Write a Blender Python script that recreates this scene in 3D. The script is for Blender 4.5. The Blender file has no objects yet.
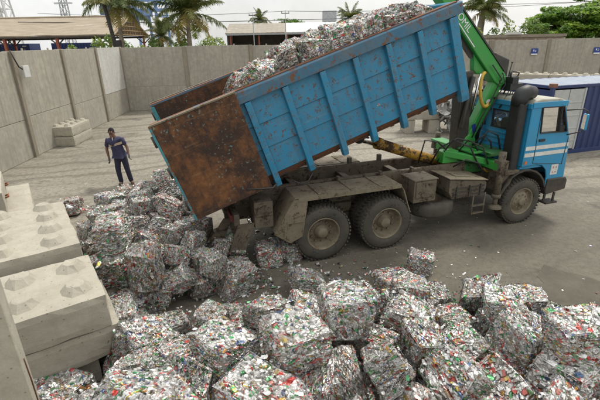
import bpy, bmesh, math, random
from mathutils import Vector, Matrix, Euler, Quaternion, noise
PI = math.pi
R = math.radians
scene = bpy.context.scene
C = scene.collection
random.seed(7)

# ------------------------------------------------------------------ helpers
class MB:
    """collects shapes; build() links them as one mesh object"""
    def __init__(self):
        self.v = []; self.f = []; self.mi = []; self.m = 0; self.sm = []
        self.smooth = False
    def add(self, vs, fs):
        b = len(self.v)
        self.v += [tuple(p) for p in vs]
        for f in fs:
            self.f.append(tuple(i + b for i in f)); self.mi.append(self.m); self.sm.append(self.smooth)
    def box(self, c, d, rot=None):
        x, y, z = d[0]/2, d[1]/2, d[2]/2
        vs = [Vector((sx*x, sy*y, sz*z)) for sz in (-1, 1) for sy in (-1, 1) for sx in (-1, 1)]
        if rot is not None:
            vs = [rot @ p for p in vs]
        c = Vector(c)
        self.add([p + c for p in vs], [(0,2,3,1),(4,5,7,6),(0,1,5,4),(2,6,7,3),(0,4,6,2),(1,3,7,5)])
    def bar(self, a, b, w, h, up=(0, 0, 1)):
        a = Vector(a); b = Vector(b); d = (b-a); L = d.length; d.normalize()
        u = Vector(up); s = d.cross(u)
        if s.length < 1e-4: s = d.cross(Vector((0, 1, 0)))
        s.normalize(); u = s.cross(d)
        M = Matrix((d, s, u)).transposed()
        self.box((a+b)/2, (L, w, h), M)
    def tube(self, pts, r, n=10, cap=True):
        pts = [Vector(p) for p in pts]
        rs = r if isinstance(r, (list, tuple)) else [r]*len(pts)
        vs = []; prev = None
        for i, p in enumerate(pts):
            t = (pts[min(i+1, len(pts)-1)] - pts[max(i-1, 0)]).normalized()
            if prev is None:
                a = Vector((0, 0, 1)) if abs(t.z) < .9 else Vector((1, 0, 0))
                s = t.cross(a).normalized()
            else:
                s = (prev - t*prev.dot(t)).normalized()
            prev = s; q = t.cross(s)
            for k in range(n):
                an = 2*PI*k/n
                vs.append(p + (s*math.cos(an) + q*math.sin(an))*rs[i])
        fs = []
        for i in range(len(pts)-1):
            for k in range(n):
                k2 = (k+1) % n
                fs.append((i*n+k, i*n+k2, (i+1)*n+k2, (i+1)*n+k))
        if cap:
            fs.append(tuple(reversed(range(n)))); fs.append(tuple(range((len(pts)-1)*n, len(pts)*n)))
        sm = self.smooth; self.smooth = True
        self.add(vs, fs); self.smooth = sm
    def lathe(self, prof, c=(0, 0, 0), axis='y', n=40, closed=False):
        """prof: (radius, along axis)"""
        vs = []
        for (r, a) in prof:
            for k in range(n):
                t = 2*PI*k/n; x, y = r*math.cos(t), r*math.sin(t)
                p = (x, a, y) if axis == 'y' else ((x, y, a) if axis == 'z' else (a, x, y))
                vs.append(Vector(p) + Vector(c))
        fs = []
        m = len(prof)
        for i in range(m if closed else m-1):
            j = (i+1) % m
            for k in range(n):
                k2 = (k+1) % n
                fs.append((i*n+k, i*n+k2, j*n+k2, j*n+k) if axis != 'y' else (i*n+k, j*n+k, j*n+k2, i*n+k2))
        self.add(vs, fs)
    def prism(self, poly, y0, y1, axis='y'):
        """polygon in x,z extruded along y (axis 'y'), or x,y along z"""
        n = len(poly)
        if axis == 'y':
            vs = [(p[0], y0, p[1]) for p in poly] + [(p[0], y1, p[1]) for p in poly]
        elif axis == 'z':
            vs = [(p[0], p[1], y0) for p in poly] + [(p[0], p[1], y1) for p in poly]
        else:
            vs = [(y0, p[0], p[1]) for p in poly] + [(y1, p[0], p[1]) for p in poly]
        fs = [tuple(range(n)), tuple(reversed(range(n, 2*n)))]
        for i in range(n):
            j = (i+1) % n
            fs.append((i, i+n, j+n, j))
        self.add(vs, fs)
    def build(self, name, mats, parent=None, bevel=0, seg=2, loc=None, recalc=True):
        me = bpy.data.meshes.new(name)
        me.from_pydata(self.v, [], self.f)
        if not isinstance(mats, (list, tuple)): mats = [mats]
        for m in mats: me.materials.append(m)
        me.polygons.foreach_set('material_index', self.mi)
        me.polygons.foreach_set('use_smooth', self.sm)
        if recalc:
            bm = bmesh.new(); bm.from_mesh(me); bmesh.ops.recalc_face_normals(bm, faces=bm.faces); bm.to_mesh(me); bm.free()
        me.update()
        o = bpy.data.objects.new(name, me); C.objects.link(o)
        if parent is not None: o.parent = parent
        if loc is not None: o.location = loc
        if bevel:
            b = o.modifiers.new('bevel', 'BEVEL'); b.width = bevel; b.segments = seg; b.limit_method = 'ANGLE'
            b.angle_limit = R(40)
        return o

def tag(o, label=None, cat=None, group=None, kind=None):
    if label: o['label'] = label
    if cat: o['category'] = cat
    if group: o['group'] = group
    if kind: o['kind'] = kind
    return o

def empty(name, loc=(0, 0, 0), rot=(0, 0, 0), parent=None):
    o = bpy.data.objects.new(name, None); C.objects.link(o)
    o.location = loc; o.rotation_euler = rot; o.empty_display_size = .2
    if parent is not None: o.parent = parent
    return o

def copy_thing(o, parent=None):
    c = o.copy(); C.objects.link(c)
    if parent is not None: c.parent = parent
    for ch in [k for k in bpy.data.objects if k.parent == o]:
        copy_thing(ch, c)
    return c

# ------------------------------------------------------------------ materials
def newmat(name):
    m = bpy.data.materials.new(name); m.use_nodes = True
    nt = m.node_tree; b = nt.nodes['Principled BSDF']
    return m, nt, b
def nd(nt, t, **kw):
    n = nt.nodes.new(t)
    for k, v in kw.items():
        if k.startswith('i_'):
            n.inputs[k[2:].replace('_', ' ')].default_value = v
        else: setattr(n, k, v)
    return n
def noisetex(nt, vec, scale, detail=5, rough=.6, dist=0):
    n = nd(nt, 'ShaderNodeTexNoise'); n.inputs['Scale'].default_value = scale
    n.inputs['Detail'].default_value = detail; n.inputs['Roughness'].default_value = rough
    n.inputs['Distortion'].default_value = dist
    nt.links.new(vec, n.inputs['Vector']); return n.outputs['Fac']
def ramp(nt, fac, stops, interp='LINEAR'):
    r = nd(nt, 'ShaderNodeValToRGB'); cr = r.color_ramp; cr.interpolation = interp
    while len(cr.elements) < len(stops): cr.elements.new(.5)
    for e, (p, c) in zip(cr.elements, stops):
        e.position = p; e.color = (c, c, c, 1) if isinstance(c, (int, float)) else (*c, 1)
    nt.links.new(fac, r.inputs['Fac']); return r.outputs['Color']
def mix(nt, fac, a, b, mode='MIX'):
    m = nd(nt, 'ShaderNodeMix', data_type='RGBA', blend_type=mode)
    for sock, val in ((m.inputs[0], fac), (m.inputs[6], a), (m.inputs[7], b)):
        if isinstance(val, bpy.types.NodeSocket): nt.links.new(val, sock)
        elif isinstance(val, (int, float)): sock.default_value = val
        else: sock.default_value = (*val, 1)
    return m.outputs[2]
def mth(nt, op, a, b=None, c=None):
    m = nd(nt, 'ShaderNodeMath', operation=op)
    for i, val in enumerate((a, b, c)):
        if val is None: continue
        if isinstance(val, bpy.types.NodeSocket): nt.links.new(val, m.inputs[i])
        else: m.inputs[i].default_value = val
    return m.outputs[0]
def bump(nt, b, h, strength=.3, dist=.02):
    n = nd(nt, 'ShaderNodeBump'); n.inputs['Strength'].default_value = strength; n.inputs['Distance'].default_value = dist
    nt.links.new(h, n.inputs['Height']); nt.links.new(n.outputs['Normal'], b.inputs['Normal'])
def objvec(nt, scale=(1, 1, 1), coord='Object', rand=True):
    tc = nd(nt, 'ShaderNodeTexCoord'); mp = nd(nt, 'ShaderNodeMapping')
    mp.inputs['Scale'].default_value = scale
    nt.links.new(tc.outputs[coord], mp.inputs['Vector'])
    if rand:
        oi = nd(nt, 'ShaderNodeObjectInfo'); v = nd(nt, 'ShaderNodeVectorMath', operation='MULTIPLY')
        v.inputs[1].default_value = (37, 53, 71)
        cmb = nd(nt, 'ShaderNodeCombineXYZ')
        for i in range(3): nt.links.new(oi.outputs['Random'], cmb.inputs[i])
        nt.links.new(cmb.outputs[0], v.inputs[0]); nt.links.new(v.outputs[0], mp.inputs['Location'])
    return mp.outputs['Vector']

def plain(name, col, rough=.6, metal=0, var=.25, scale=6, bmp=.0):
    m, nt, b = newmat(name)
    v = objvec(nt); n = noisetex(nt, v, scale, 6, .65)
    lo = tuple(c*(1-var) for c in col); hi = tuple(min(1, c*(1+var)) for c in col)
    c = ramp(nt, n, [(.3, lo), (.7, hi)])
    nt.links.new(c, b.inputs['Base Color']); b.inputs['Roughness'].default_value = rough; b.inputs['Metallic'].default_value = metal
    if bmp: bump(nt, b, noisetex(nt, v, scale*8, 4, .7), bmp, .01)
    return m

def concrete(name, base, dark, stain=.5, streaks=True, scale=1.0, pits=0.):
    m, nt, b = newmat(name)
    v = objvec(nt)
    big = noisetex(nt, v, .9*scale, 6, .65, .4)
    mid = noisetex(nt, v, 5*scale, 8, .7)
    c = mix(nt, ramp(nt, big, [(.35, 0), (.68, 1)]), base, tuple(k*.72 for k in base))
    c = mix(nt, ramp(nt, mid, [(.42, 0), (.72, .75)]), c, dark)
    if streaks:
        vs = objvec(nt, (5, 5, .22))
        st = noisetex(nt, vs, 1.6*scale, 5, .7)
        c = mix(nt, mth(nt, 'MULTIPLY', ramp(nt, st, [(.48, 0), (.72, 1)]), stain), c, dark)
    fine = noisetex(nt, v, 60*scale, 3, .7)
    c = mix(nt, .35, c, mix(nt, fine, tuple(k*.6 for k in base), tuple(min(1, k*1.25) for k in base)))
    if pits:
        vo = nd(nt, 'ShaderNodeTexVoronoi'); vo.inputs['Scale'].default_value = 13
        nt.links.new(v, vo.inputs['Vector'])
        pm = ramp(nt, vo.outputs['Distance'], [(.09, 1), (.15, 0)])
        c = mix(nt, mth(nt, 'MULTIPLY', pm, pits), c, tuple(k*.35 for k in dark))
    nt.links.new(c, b.inputs['Base Color']); b.inputs['Roughness'].default_value = .92
    h = mth(nt, 'ADD', noisetex(nt, v, 14*scale, 8, .75), mth(nt, 'MULTIPLY', fine, .4))
    bump(nt, b, h, .35, .02)
    return m

def paint(name, base, rust=.35, rustcol=(.13, .05, .02), scale=3., dirt=(.16, .13, .09), dirtamt=.3, rough=.45, var=.15, streak=0):
    m, nt, b = newmat(name)
    v = objvec(nt)
    n1 = noisetex(nt, v, scale, 9, .72, .3)
    n2 = noisetex(nt, v, scale*5, 7, .75)
    tone = mix(nt, noisetex(nt, v, 1.1, 4), tuple(k*(1-var) for k in base), tuple(min(1, k*(1+var)) for k in base))
    d = ramp(nt, noisetex(nt, v, scale*.8, 7, .7), [(.4, 0), (.75, 1)])
    c = mix(nt, mth(nt, 'MULTIPLY', d, dirtamt), tone, dirt)
    if streak:                                   # run-down streaks and scrapes along the load direction
        sv = noisetex(nt, objvec(nt, (9, 9, .7)), 1.6, 6, .7); sc_ = noisetex(nt, objvec(nt, (.6, 9, 9)), 1.4, 5, .7)
        c = mix(nt, mth(nt, 'MULTIPLY', ramp(nt, sv, [(.54, 0), (.70, .75)]), streak), c, (.10, .060, .032))
        c = mix(nt, mth(nt, 'MULTIPLY', ramp(nt, sc_, [(.60, 0), (.72, .8)]), streak), c, (.16, .25, .30))
    mask = ramp(nt, mth(nt, 'ADD', mth(nt, 'MULTIPLY', n1, .55), mth(nt, 'MULTIPLY', n2, .45)),
                [(.62-rust*.25, 0), (.66-rust*.25, 1)])
    rc = mix(nt, n2, tuple(k*.5 for k in rustcol), tuple(k*1.8 for k in rustcol))
    c = mix(nt, mask, c, rc)
    nt.links.new(c, b.inputs['Base Color'])
    rg = mth(nt, 'ADD', mth(nt, 'MULTIPLY', mask, .4), rough)
    nt.links.new(rg, b.inputs['Roughness'])
    bump(nt, b, mth(nt, 'SUBTRACT', noisetex(nt, v, 25, 5, .6), mth(nt, 'MULTIPLY', mask, .4)), .2, .01)
    return m

def rusty(name, spec=None):
    m, nt, b = newmat(name)
    v = objvec(nt)
    n1 = noisetex(nt, v, 1.5, 9, .7, .4); n2 = noisetex(nt, v, 8, 9, .75)
    c = ramp(nt, mth(nt, 'ADD', mth(nt, 'MULTIPLY', n1, .6), mth(nt, 'MULTIPLY', n2, .4)),
             [(.36, (.020, .012, .008)), (.47, (.042, .019, .010)), (.55, (.115, .046, .015)), (.68, (.24, .10, .028))])
    st = noisetex(nt, objvec(nt, (7, 7, .6)), 1.5, 6, .72)
    c = mix(nt, ramp(nt, st, [(.50, 0), (.68, .8)]), c, (.022, .013, .009))
    c = mix(nt, ramp(nt, noisetex(nt, objvec(nt, (.5, 8, 8)), 2.2, 5, .7), [(.62, 0), (.70, .5)]), c, (.21, .13, .075))
    if spec:
        f = ramp(nt, noisetex(nt, v, 22, 6, .7), [(.60, 0), (.64, 1)])
        lim = ramp(nt, noisetex(nt, v, 1.2, 3, .5), [(.42, 0), (.6, 1)])
        c = mix(nt, mth(nt, 'MULTIPLY', f, lim), c, spec)
    nt.links.new(c, b.inputs['Base Color']); b.inputs['Roughness'].default_value = .8
    bump(nt, b, n2, .4, .015)
    return m

def glass(name, tint=(.75, .8, .8), rough=.03, alpha=.35):
    m, nt, b = newmat(name)
    tr = nd(nt, 'ShaderNodeBsdfTransparent'); tr.inputs['Color'].default_value = (*tint, 1)
    gl = nd(nt, 'ShaderNodeBsdfGlossy'); gl.inputs['Roughness'].default_value = rough
    df = nd(nt, 'ShaderNodeBsdfDiffuse'); df.inputs['Color'].default_value = (.32, .31, .27, 1)
    ms0 = nd(nt, 'ShaderNodeMixShader'); ms0.inputs[0].default_value = alpha*.5
    nt.links.new(tr.outputs[0], ms0.inputs[1]); nt.links.new(df.outputs[0], ms0.inputs[2])
    fr = nd(nt, 'ShaderNodeFresnel'); fr.inputs['IOR'].default_value = 1.5
    ms = nd(nt, 'ShaderNodeMixShader'); nt.links.new(fr.outputs[0], ms.inputs[0])
    nt.links.new(ms0.outputs[0], ms.inputs[1]); nt.links.new(gl.outputs[0], ms.inputs[2])
    out = nt.nodes['Material Output']; nt.links.new(ms.outputs[0], out.inputs['Surface'])
    return m

M = {}
M['wall'] = concrete('precast_concrete', (.385, .358, .295), (.16, .146, .112), .9)
M['wallwhite'] = concrete('whitewashed_concrete', (.56, .55, .51), (.27, .25, .21), .8)
M['post'] = concrete('post_concrete', (.27, .235, .18), (.16, .135, .095), .4)
M['block'] = concrete('cast_block_concrete', (.42, .385, .31), (.23, .205, .155), .35, True, 1.2, .55)
M['blockchip'] = concrete('chipped_concrete', (.40, .37, .31), (.24, .21, .17), .2, False, 3.0, .8)
M['blue'] = paint('blue_skip_paint', (.010, .19, .335), .325, (.10,.046,.018), scale=9, dirtamt=.34, streak=.6)
M['bluerail'] = paint('scraped_blue_rail_paint', (.025, .125, .21), .36, (.12,.052,.022), scale=4, dirtamt=.6, streak=.6)
M['teal'] = paint('teal_edge_paint', (.03, .22, .26), .42, scale=6)
M['rust'] = rusty('bare_rusted_steel', (.16, .25, .23))
M['rustband'] = paint('rusty_lower_band', (.02, .08, .14), .75, scale=2.2)
M['cab'] = paint('cab_blue_paint', (.022, .25, .45), .0, scale=5, dirtamt=.18, rough=.3)
M['cabroof'] = paint('dusty_roof_paint', (.36, .36, .30), .1, scale=3, dirt=(.30, .25, .17), dirtamt=.8, rough=.7)
M['white'] = paint('white_stripe_paint', (.62, .62, .58), .05, scale=8, dirtamt=.3)
M['green'] = paint('green_crane_paint', (.028, .29, .045), .1, scale=4, dirtamt=.3, rough=.35)
M['greendirty'] = paint('oily_green_paint', (.03, .17, .04), .3, (.03, .022, .015), 4, (.05, .045, .03), .8)
M['black'] = plain('black_rubber_plastic', (.018, .018, .018), .55, 0, .3)
M['blackmetal'] = paint('greasy_black_metal', (.03, .028, .025), .3, (.06, .04, .025), 4, (.12, .1, .07), .45)
M['dusty'] = paint('dusty_chassis_metal', (.085, .070, .048), .38, (.035, .022, .013), 4, (.21, .175, .12), .6, .75)
M['dustyplate'] = paint('dusty_mudguard_plate', (.14, .118, .078), .36, (.06, .04, .022), 4, (.27, .225, .155), .6, .75)
M['rim'] = paint('dusty_wheel_rim', (.135, .113, .075), .3, (.095, .06, .03), 7, (.28, .24, .165), .7, .7)
M['tyre'] = paint('dusty_tyre_rubber', (.05, .045, .036), .3, (.02, .019, .017), 4, (.115, .10, .07), .55, .85)
M['yellow'] = paint('worn_yellow_paint', (.46, .25, .02), .5, (.05, .03, .015), 4, (.07, .05, .03), .6)
M['hose'] = plain('yellow_hose_plastic', (.55, .36, .05), .5)
M['chrome'] = plain('chrome_rod', (.7, .7, .7), .15, 1, .05)
M['navy'] = paint('navy_container_paint', (.012, .028, .105), .08, scale=2, dirtamt=.25, dirt=(.05, .06, .1))
M['controof'] = paint('faded_container_roof', (.20, .24, .30), .15, scale=2, dirt=(.35, .35, .33), dirtamt=.6, rough=.7)
M['contwhite'] = paint('white_container_door', (.42, .43, .42), .12, scale=3, dirtamt=.3)
M['glass'] = glass('dusty_window_glass')
M['tinroof'] = None
M['lamp'] = plain('amber_lens', (.55, .16, .02), .3)
M['seat'] = plain('cab_interior_grey', (.05, .05, .05), .8)
M['mirrorg'] = plain('mirror_glass', (.75, .78, .8), .05, 1, .02)
M['wire'] = plain('power_wire', (.04, .045, .06), .7)
M['steel_blue'] = plain('gantry_blue_steel', (.14, .23, .42), .6, 0, .2)  # paled blue: distance haze is mixed into the colour
M['steel_white'] = plain('pale_lattice_steel', (.55, .55, .54), .6, 0, .1)
M['timber_red'] = plain('red_brown_timber', (.23, .065, .035), .8, 0, .3)
M['darkpole'] = plain('dark_timber_pole', (.03, .027, .025), .9, 0, .3)
M['greywall'] = plain('grey_block_render', (.30, .31, .31), .9, 0, .2)
M['shade'] = plain('dark_timber_and_shade', (.055, .045, .04), .95, 0, .4)  # dark timber, also standing in for shade inside the low shed and tower opening
M['signblue'] = plain('blue_sign_enamel', (.015, .04, .22), .4, 0, .1)
M['signwhite'] = plain('white_sign_enamel', (.7, .7, .7), .4, 0, .05)
M['trunk'] = plain('palm_trunk_bark', (.20, .17, .13), .95, 0, .4, 8, .4)
M['bark'] = plain('tree_bark', (.09, .07, .05), .95, 0, .4, 6, .4)
M['scrap'] = paint('scrap_aluminium', (.42, .42, .40), .3, (.12, .09, .06), 6, (.25, .23, .2), .5, .45)
M['boxgrey'] = plain('grey_plastic_box', (.52, .52, .49), .6, 0, .1)

def leafmat(name, cols, trans=.25, scale=2.5):
    m, nt, b = newmat(name)
    geo = nd(nt, 'ShaderNodeNewGeometry')
    n = noisetex(nt, geo.outputs['Position'], scale, 3, .6)
    at = nd(nt, 'ShaderNodeAttribute'); at.attribute_name = 'tone'
    f = mth(nt, 'ADD', mth(nt, 'MULTIPLY', n, .5), mth(nt, 'MULTIPLY', at.outputs['Fac'], .5))
    c = ramp(nt, f, [(.25, cols[0]), (.5, cols[1]), (.75, cols[2])])
    nt.links.new(c, b.inputs['Base Color']); b.inputs['Roughness'].default_value = .55
    t = nd(nt, 'ShaderNodeBsdfTranslucent'); nt.links.new(c, t.inputs['Color'])
    ms = nd(nt, 'ShaderNodeMixShader'); ms.inputs[0].default_value = trans
    nt.links.new(b.outputs[0], ms.inputs[1]); nt.links.new(t.outputs[0], ms.inputs[2])
    nt.links.new(ms.outputs[0], nt.nodes['Material Output'].inputs['Surface'])
    return m
M['palm'] = leafmat('palm_leaf', [(.05, .08, .02), (.12, .155, .035), (.26, .23, .07)], .4, 1.2)
M['palmdry'] = leafmat('dry_palm_leaf', [(.22, .19, .05), (.34, .27, .08), (.42, .32, .13)], .3, 1.2)
M['leaf'] = leafmat('broad_leaf', [(.06, .14, .018), (.13, .25, .032), (.26, .37, .06)], .5, .9)
M['bush'] = leafmat('shrub_leaf', [(.08, .14, .025), (.15, .24, .04), (.28, .34, .08)], .45, 1.5)

# roof sheets: weathered tiles / corrugation with horizontal lap lines
def roofmat(name, base, dark, sc, pale=(.5, .46, .4)):
    m, nt, b = newmat(name)
    v = objvec(nt, rand=False)
    w = nd(nt, 'ShaderNodeTexWave', bands_direction='X', wave_profile='SAW'); w.inputs['Scale'].default_value = sc
    w.inputs['Distortion'].default_value = .3
    nt.links.new(v, w.inputs['Vector'])
    n = noisetex(nt, objvec(nt, (.6, 2, 2), rand=False), 1.2, 7, .7)
    c = mix(nt, ramp(nt, n, [(.35, 0), (.7, 1)]), base, dark)
    c = mix(nt, ramp(nt, noisetex(nt, objvec(nt, (.35, 1.6, 1.6), rand=False), .9, 3), [(.66, 0), (.7, .8)]), c, pale)
    c = mix(nt, ramp(nt, w.outputs['Fac'], [(.0, .5), (.25, 0)]), c, tuple(k*.6 for k in dark))
    nt.links.new(c, b.inputs['Base Color']); b.inputs['Roughness'].default_value = .85
    bump(nt, b, w.outputs['Fac'], .4, .05)
    return m
M['tileroof'] = roofmat('weathered_tile_roof', (.36, .30, .22), (.25, .20, .14), 1.3)
M['tinroof'] = roofmat('weathered_sheet_roof', (.36, .32, .26), (.24, .21, .17), 2.2)
M['whiteroof'] = roofmat('new_white_sheet_roof', (.70, .71, .70), (.6, .6, .58), 2.2)

# crushed cans: the colour of each can is stored per face
def canmat():
    m, nt, b = newmat('crushed_aluminium_cans')
    at = nd(nt, 'ShaderNodeAttribute'); at.attribute_name = 'can'
    v = objvec(nt)
    n = noisetex(nt, v, 55, 4, .7)
    g = noisetex(nt, v, 3.2, 6, .7)
    oi = nd(nt, 'ShaderNodeObjectInfo')
    c = mix(nt, ramp(nt, n, [(.3, .25), (.7, 0)]), at.outputs['Color'], (.14, .13, .115))
    c = mix(nt, ramp(nt, g, [(.48, 0), (.8, .4)]), c, (.17, .14, .10))
    c = mix(nt, mth(nt, 'MULTIPLY', oi.outputs['Random'], .18), c, (.20, .175, .13))
    nt.links.new(c, b.inputs['Base Color'])
    b.inputs['Metallic'].default_value = .55
    b.inputs['Roughness'].default_value = .34
    b.inputs['Specular IOR Level'].default_value = .5
    bump(nt, b, noisetex(nt, v, 60, 4, .7), .35, .006)
    return m
M['can'] = canmat()

# ------------------------------------------------------------------ ground
def groundmat():
    m, nt, b = newmat('yard_concrete_ground')
    geo = nd(nt, 'ShaderNodeNewGeometry'); P = geo.outputs['Position']
    sep = nd(nt, 'ShaderNodeSeparateXYZ'); nt.links.new(P, sep.inputs[0])
    big = noisetex(nt, P, .22, 6, .6, .6)
    mid = noisetex(nt, P, 1.1, 8, .7, .5)
    fine = noisetex(nt, P, 9, 8, .75)
    grit = noisetex(nt, P, 45, 4, .7)
    c = mix(nt, ramp(nt, big, [(.35, 0), (.65, 1)]), (.285, .258, .205), (.215, .193, .15))
    # broad darker brown zone of the yard round the truck
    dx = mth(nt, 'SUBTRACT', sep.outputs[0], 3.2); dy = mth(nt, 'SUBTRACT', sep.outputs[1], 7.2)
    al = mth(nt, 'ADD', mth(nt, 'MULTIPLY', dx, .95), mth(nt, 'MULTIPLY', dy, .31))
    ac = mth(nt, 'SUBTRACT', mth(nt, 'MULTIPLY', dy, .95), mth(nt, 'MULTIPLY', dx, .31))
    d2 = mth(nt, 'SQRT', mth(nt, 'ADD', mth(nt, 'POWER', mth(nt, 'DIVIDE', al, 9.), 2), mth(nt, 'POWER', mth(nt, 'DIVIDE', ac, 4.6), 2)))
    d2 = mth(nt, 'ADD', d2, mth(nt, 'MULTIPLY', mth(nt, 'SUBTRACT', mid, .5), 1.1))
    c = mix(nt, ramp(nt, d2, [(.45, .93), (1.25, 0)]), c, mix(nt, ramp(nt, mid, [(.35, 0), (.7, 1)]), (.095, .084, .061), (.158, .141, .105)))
    # tyre tracks sweeping through the yard
    tr = mth(nt, 'ADD', mth(nt, 'MULTIPLY', sep.outputs[1], .95), mth(nt, 'MULTIPLY', sep.outputs[0], -.30))
    tn = noisetex(nt, P, .35, 4, .6)
    tv = nd(nt, 'ShaderNodeTexNoise', noise_dimensions='1D'); tv.inputs['Scale'].default_value = 1.6; tv.inputs['Detail'].default_value = 5
    nt.links.new(mth(nt, 'ADD', tr, mth(nt, 'MULTIPLY', tn, 2.2)), tv.inputs['W'])
    c = mix(nt, ramp(nt, tv.outputs['Fac'], [(.50, 0), (.66, .55)]), c, (.085, .074, .055))
    c = mix(nt, ramp(nt, tv.outputs['Fac'], [(.28, .12), (.42, 0)]), c, (.32, .29, .235))
    c = mix(nt, ramp(nt, mid, [(.54, 0), (.70, .65)]), c, (.12, .105, .078))
    c = mix(nt, ramp(nt, fine, [(.46, 0), (.66, .8)]), c, (.08, .070, .052))
    c = mix(nt, ramp(nt, grit, [(.58, 0), (.70, .6)]), c, (.34, .31, .25))
    c = mix(nt, ramp(nt, grit, [(.28, .5), (.38, 0)]), c, (.10, .085, .065))
    ol = noisetex(nt, P, .75, 7, .62, .8); c = mix(nt, ramp(nt, ol, [(.60, 0), (.66, .6)]), c, (.055, .047, .036))      # oil and damp stains
    nt.links.new(c, b.inputs['Base Color'])
    r = ramp(nt, mid, [(.3, .75), (.7, .95)]); nt.links.new(r, b.inputs['Roughness'])
    bump(nt, b, mth(nt, 'ADD', mth(nt, 'ADD', fine, mth(nt, 'MULTIPLY', mid, 1.5)), mth(nt, 'MULTIPLY', grit, .6)), .45, .03)
    return m
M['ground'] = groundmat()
def patchmat():
    m, nt, b = newmat('worn_ground_patch')
    geo = nd(nt, 'ShaderNodeNewGeometry'); P = geo.outputs['Position']
    mid = noisetex(nt, P, 1.6, 8, .7, .5); grit = noisetex(nt, P, 40, 5, .75)
    c = mix(nt, ramp(nt, mid, [(.35, 0), (.7, 1)]), (.075, .065, .048), (.125, .11, .082))
    c = mix(nt, ramp(nt, grit, [(.6, 0), (.72, .6)]), c, (.28, .25, .20))
    nt.links.new(c, b.inputs['Base Color']); b.inputs['Roughness'].default_value = .9
    bump(nt, b, mth(nt, 'ADD', mid, grit), .5, .03)
    return m
M['patch'] = patchmat()
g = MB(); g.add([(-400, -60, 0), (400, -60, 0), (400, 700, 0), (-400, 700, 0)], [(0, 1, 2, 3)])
g = g.build('ground', M['ground']); tag(g, 'stained concrete yard floor, pale at the back and darker brown round the truck', 'ground', kind='structure')
# broken lower slab at the right: a thin darker sheet with an irregular raised lip of the old topping
def ragged(pts, amp, step=.12):
    out = []
    for i in range(len(pts)):
        a = Vector(pts[i]); b2 = Vector(pts[(i+1) % len(pts)]); L = (b2-a).length; n = max(1, int(L/step))
        for k in range(n):
            p = a.lerp(b2, k/n)
            out.append((p.x + random.gauss(0, amp), p.y + random.gauss(0, amp)))
    return out
pt = ragged([(4.54, 6.6), (5.3, 5.85), (7.5, 4.2), (7.0, 2.4), (4.4, 2.6), (3.9, 5.1), (4.0, 5.95)], .035, .16)
q = MB(); q.add([(x, y, .004) for x, y in pt]+[(5.4, 4.3, .004)], [(i, (i+1) % len(pt), len(pt)) for i in range(len(pt))])
tag(q.build('pavement', M['patch'], recalc=False), 'darker worn patch of ground where the slab has broken away', 'pavement', kind='structure')

# ------------------------------------------------------------------ perimeter walls of precast panels between posts
def precast_wall(name, label, a, b, n, h=3.84, white=(), seams=True, first_post=True, group='precast walls round the yard', face=1):
    a = Vector(a); b = Vector(b); L = (b-a).length; ang = math.atan2((b-a).y, (b-a).x)
    root = empty(name, (a.x, a.y, 0), (0, 0, ang)); tag(root, label, 'wall', group)
    s = L/n
    for k in range(n):
        dz = random.uniform(-.03, .03); j = 1.45 + random.uniform(-.06, .06)
        lo = MB(); lo.box((s*(k+.5), .10, j/2), (s-.20, .12+random.uniform(0, .02), j-.012))
        lo.build('panel', M['wall'], root, bevel=.012)
        up = MB(); up.box((s*(k+.5), .105+random.uniform(-.006, .006), (j+h+dz)/2), (s-.20, .12, h+dz-j-.012))
        for t in (.25, .75):                                        # lifting loops left on the top edge
            up.box((s*(k+t), .10, h+dz+.03), (.10, .04, .09))
        up.build('panel', M['wallwhite'] if k in white else M['wall'], root, bevel=.012)
    for k in range(0 if first_post else 1, n+1):
        p = MB(); p.prism([(-.11, -.07), (.11, -.07), (.11, .25), (-.11, .25)], -.05, h+.02+random.uniform(-.02, .03), 'z')
        o = p.build('post', M['post'], root, bevel=.02); o.location = (s*k, 0, 0); o.rotation_euler = (R(random.uniform(-.4, .4)), R(random.uniform(-.4, .4)), 0)
    return root
# left side wall runs from the corner towards the camera; its inner face looks to +x
precast_wall('concrete_wall', 'long left yard wall of grey precast panels, one panel whitewashed', (-11.06, 26.75), (-9.86, 7.75), 5, white=(0,), face=-1)
precast_wall('concrete_wall', 'far back yard wall of precast panels under the palms', (13.3, 30.05), (-11.15, 26.82), 6)
precast_wall('concrete_wall', 'right back yard wall of tall panels with small blue signs', (36.6, 29.2), (13.45, 30.05), 6)
b = MB(); b.box((0, 0, 0), (.10, .34, .42)); 
eb = b.build('electrical_box', M['boxgrey'], bevel=.02); eb.location = (-9.98, 15.72, 3.12)
tag(eb, 'small pale grey electrical box fixed high on the left wall post', 'electrical box')
cb = MB(); cb.tube([(0, -.17, .1), (.02, -.36, .18), (.02, -.5, .45), (-.05, -.52, .75)], .025, 6); cb.build('cable', M['black'], eb)

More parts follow.
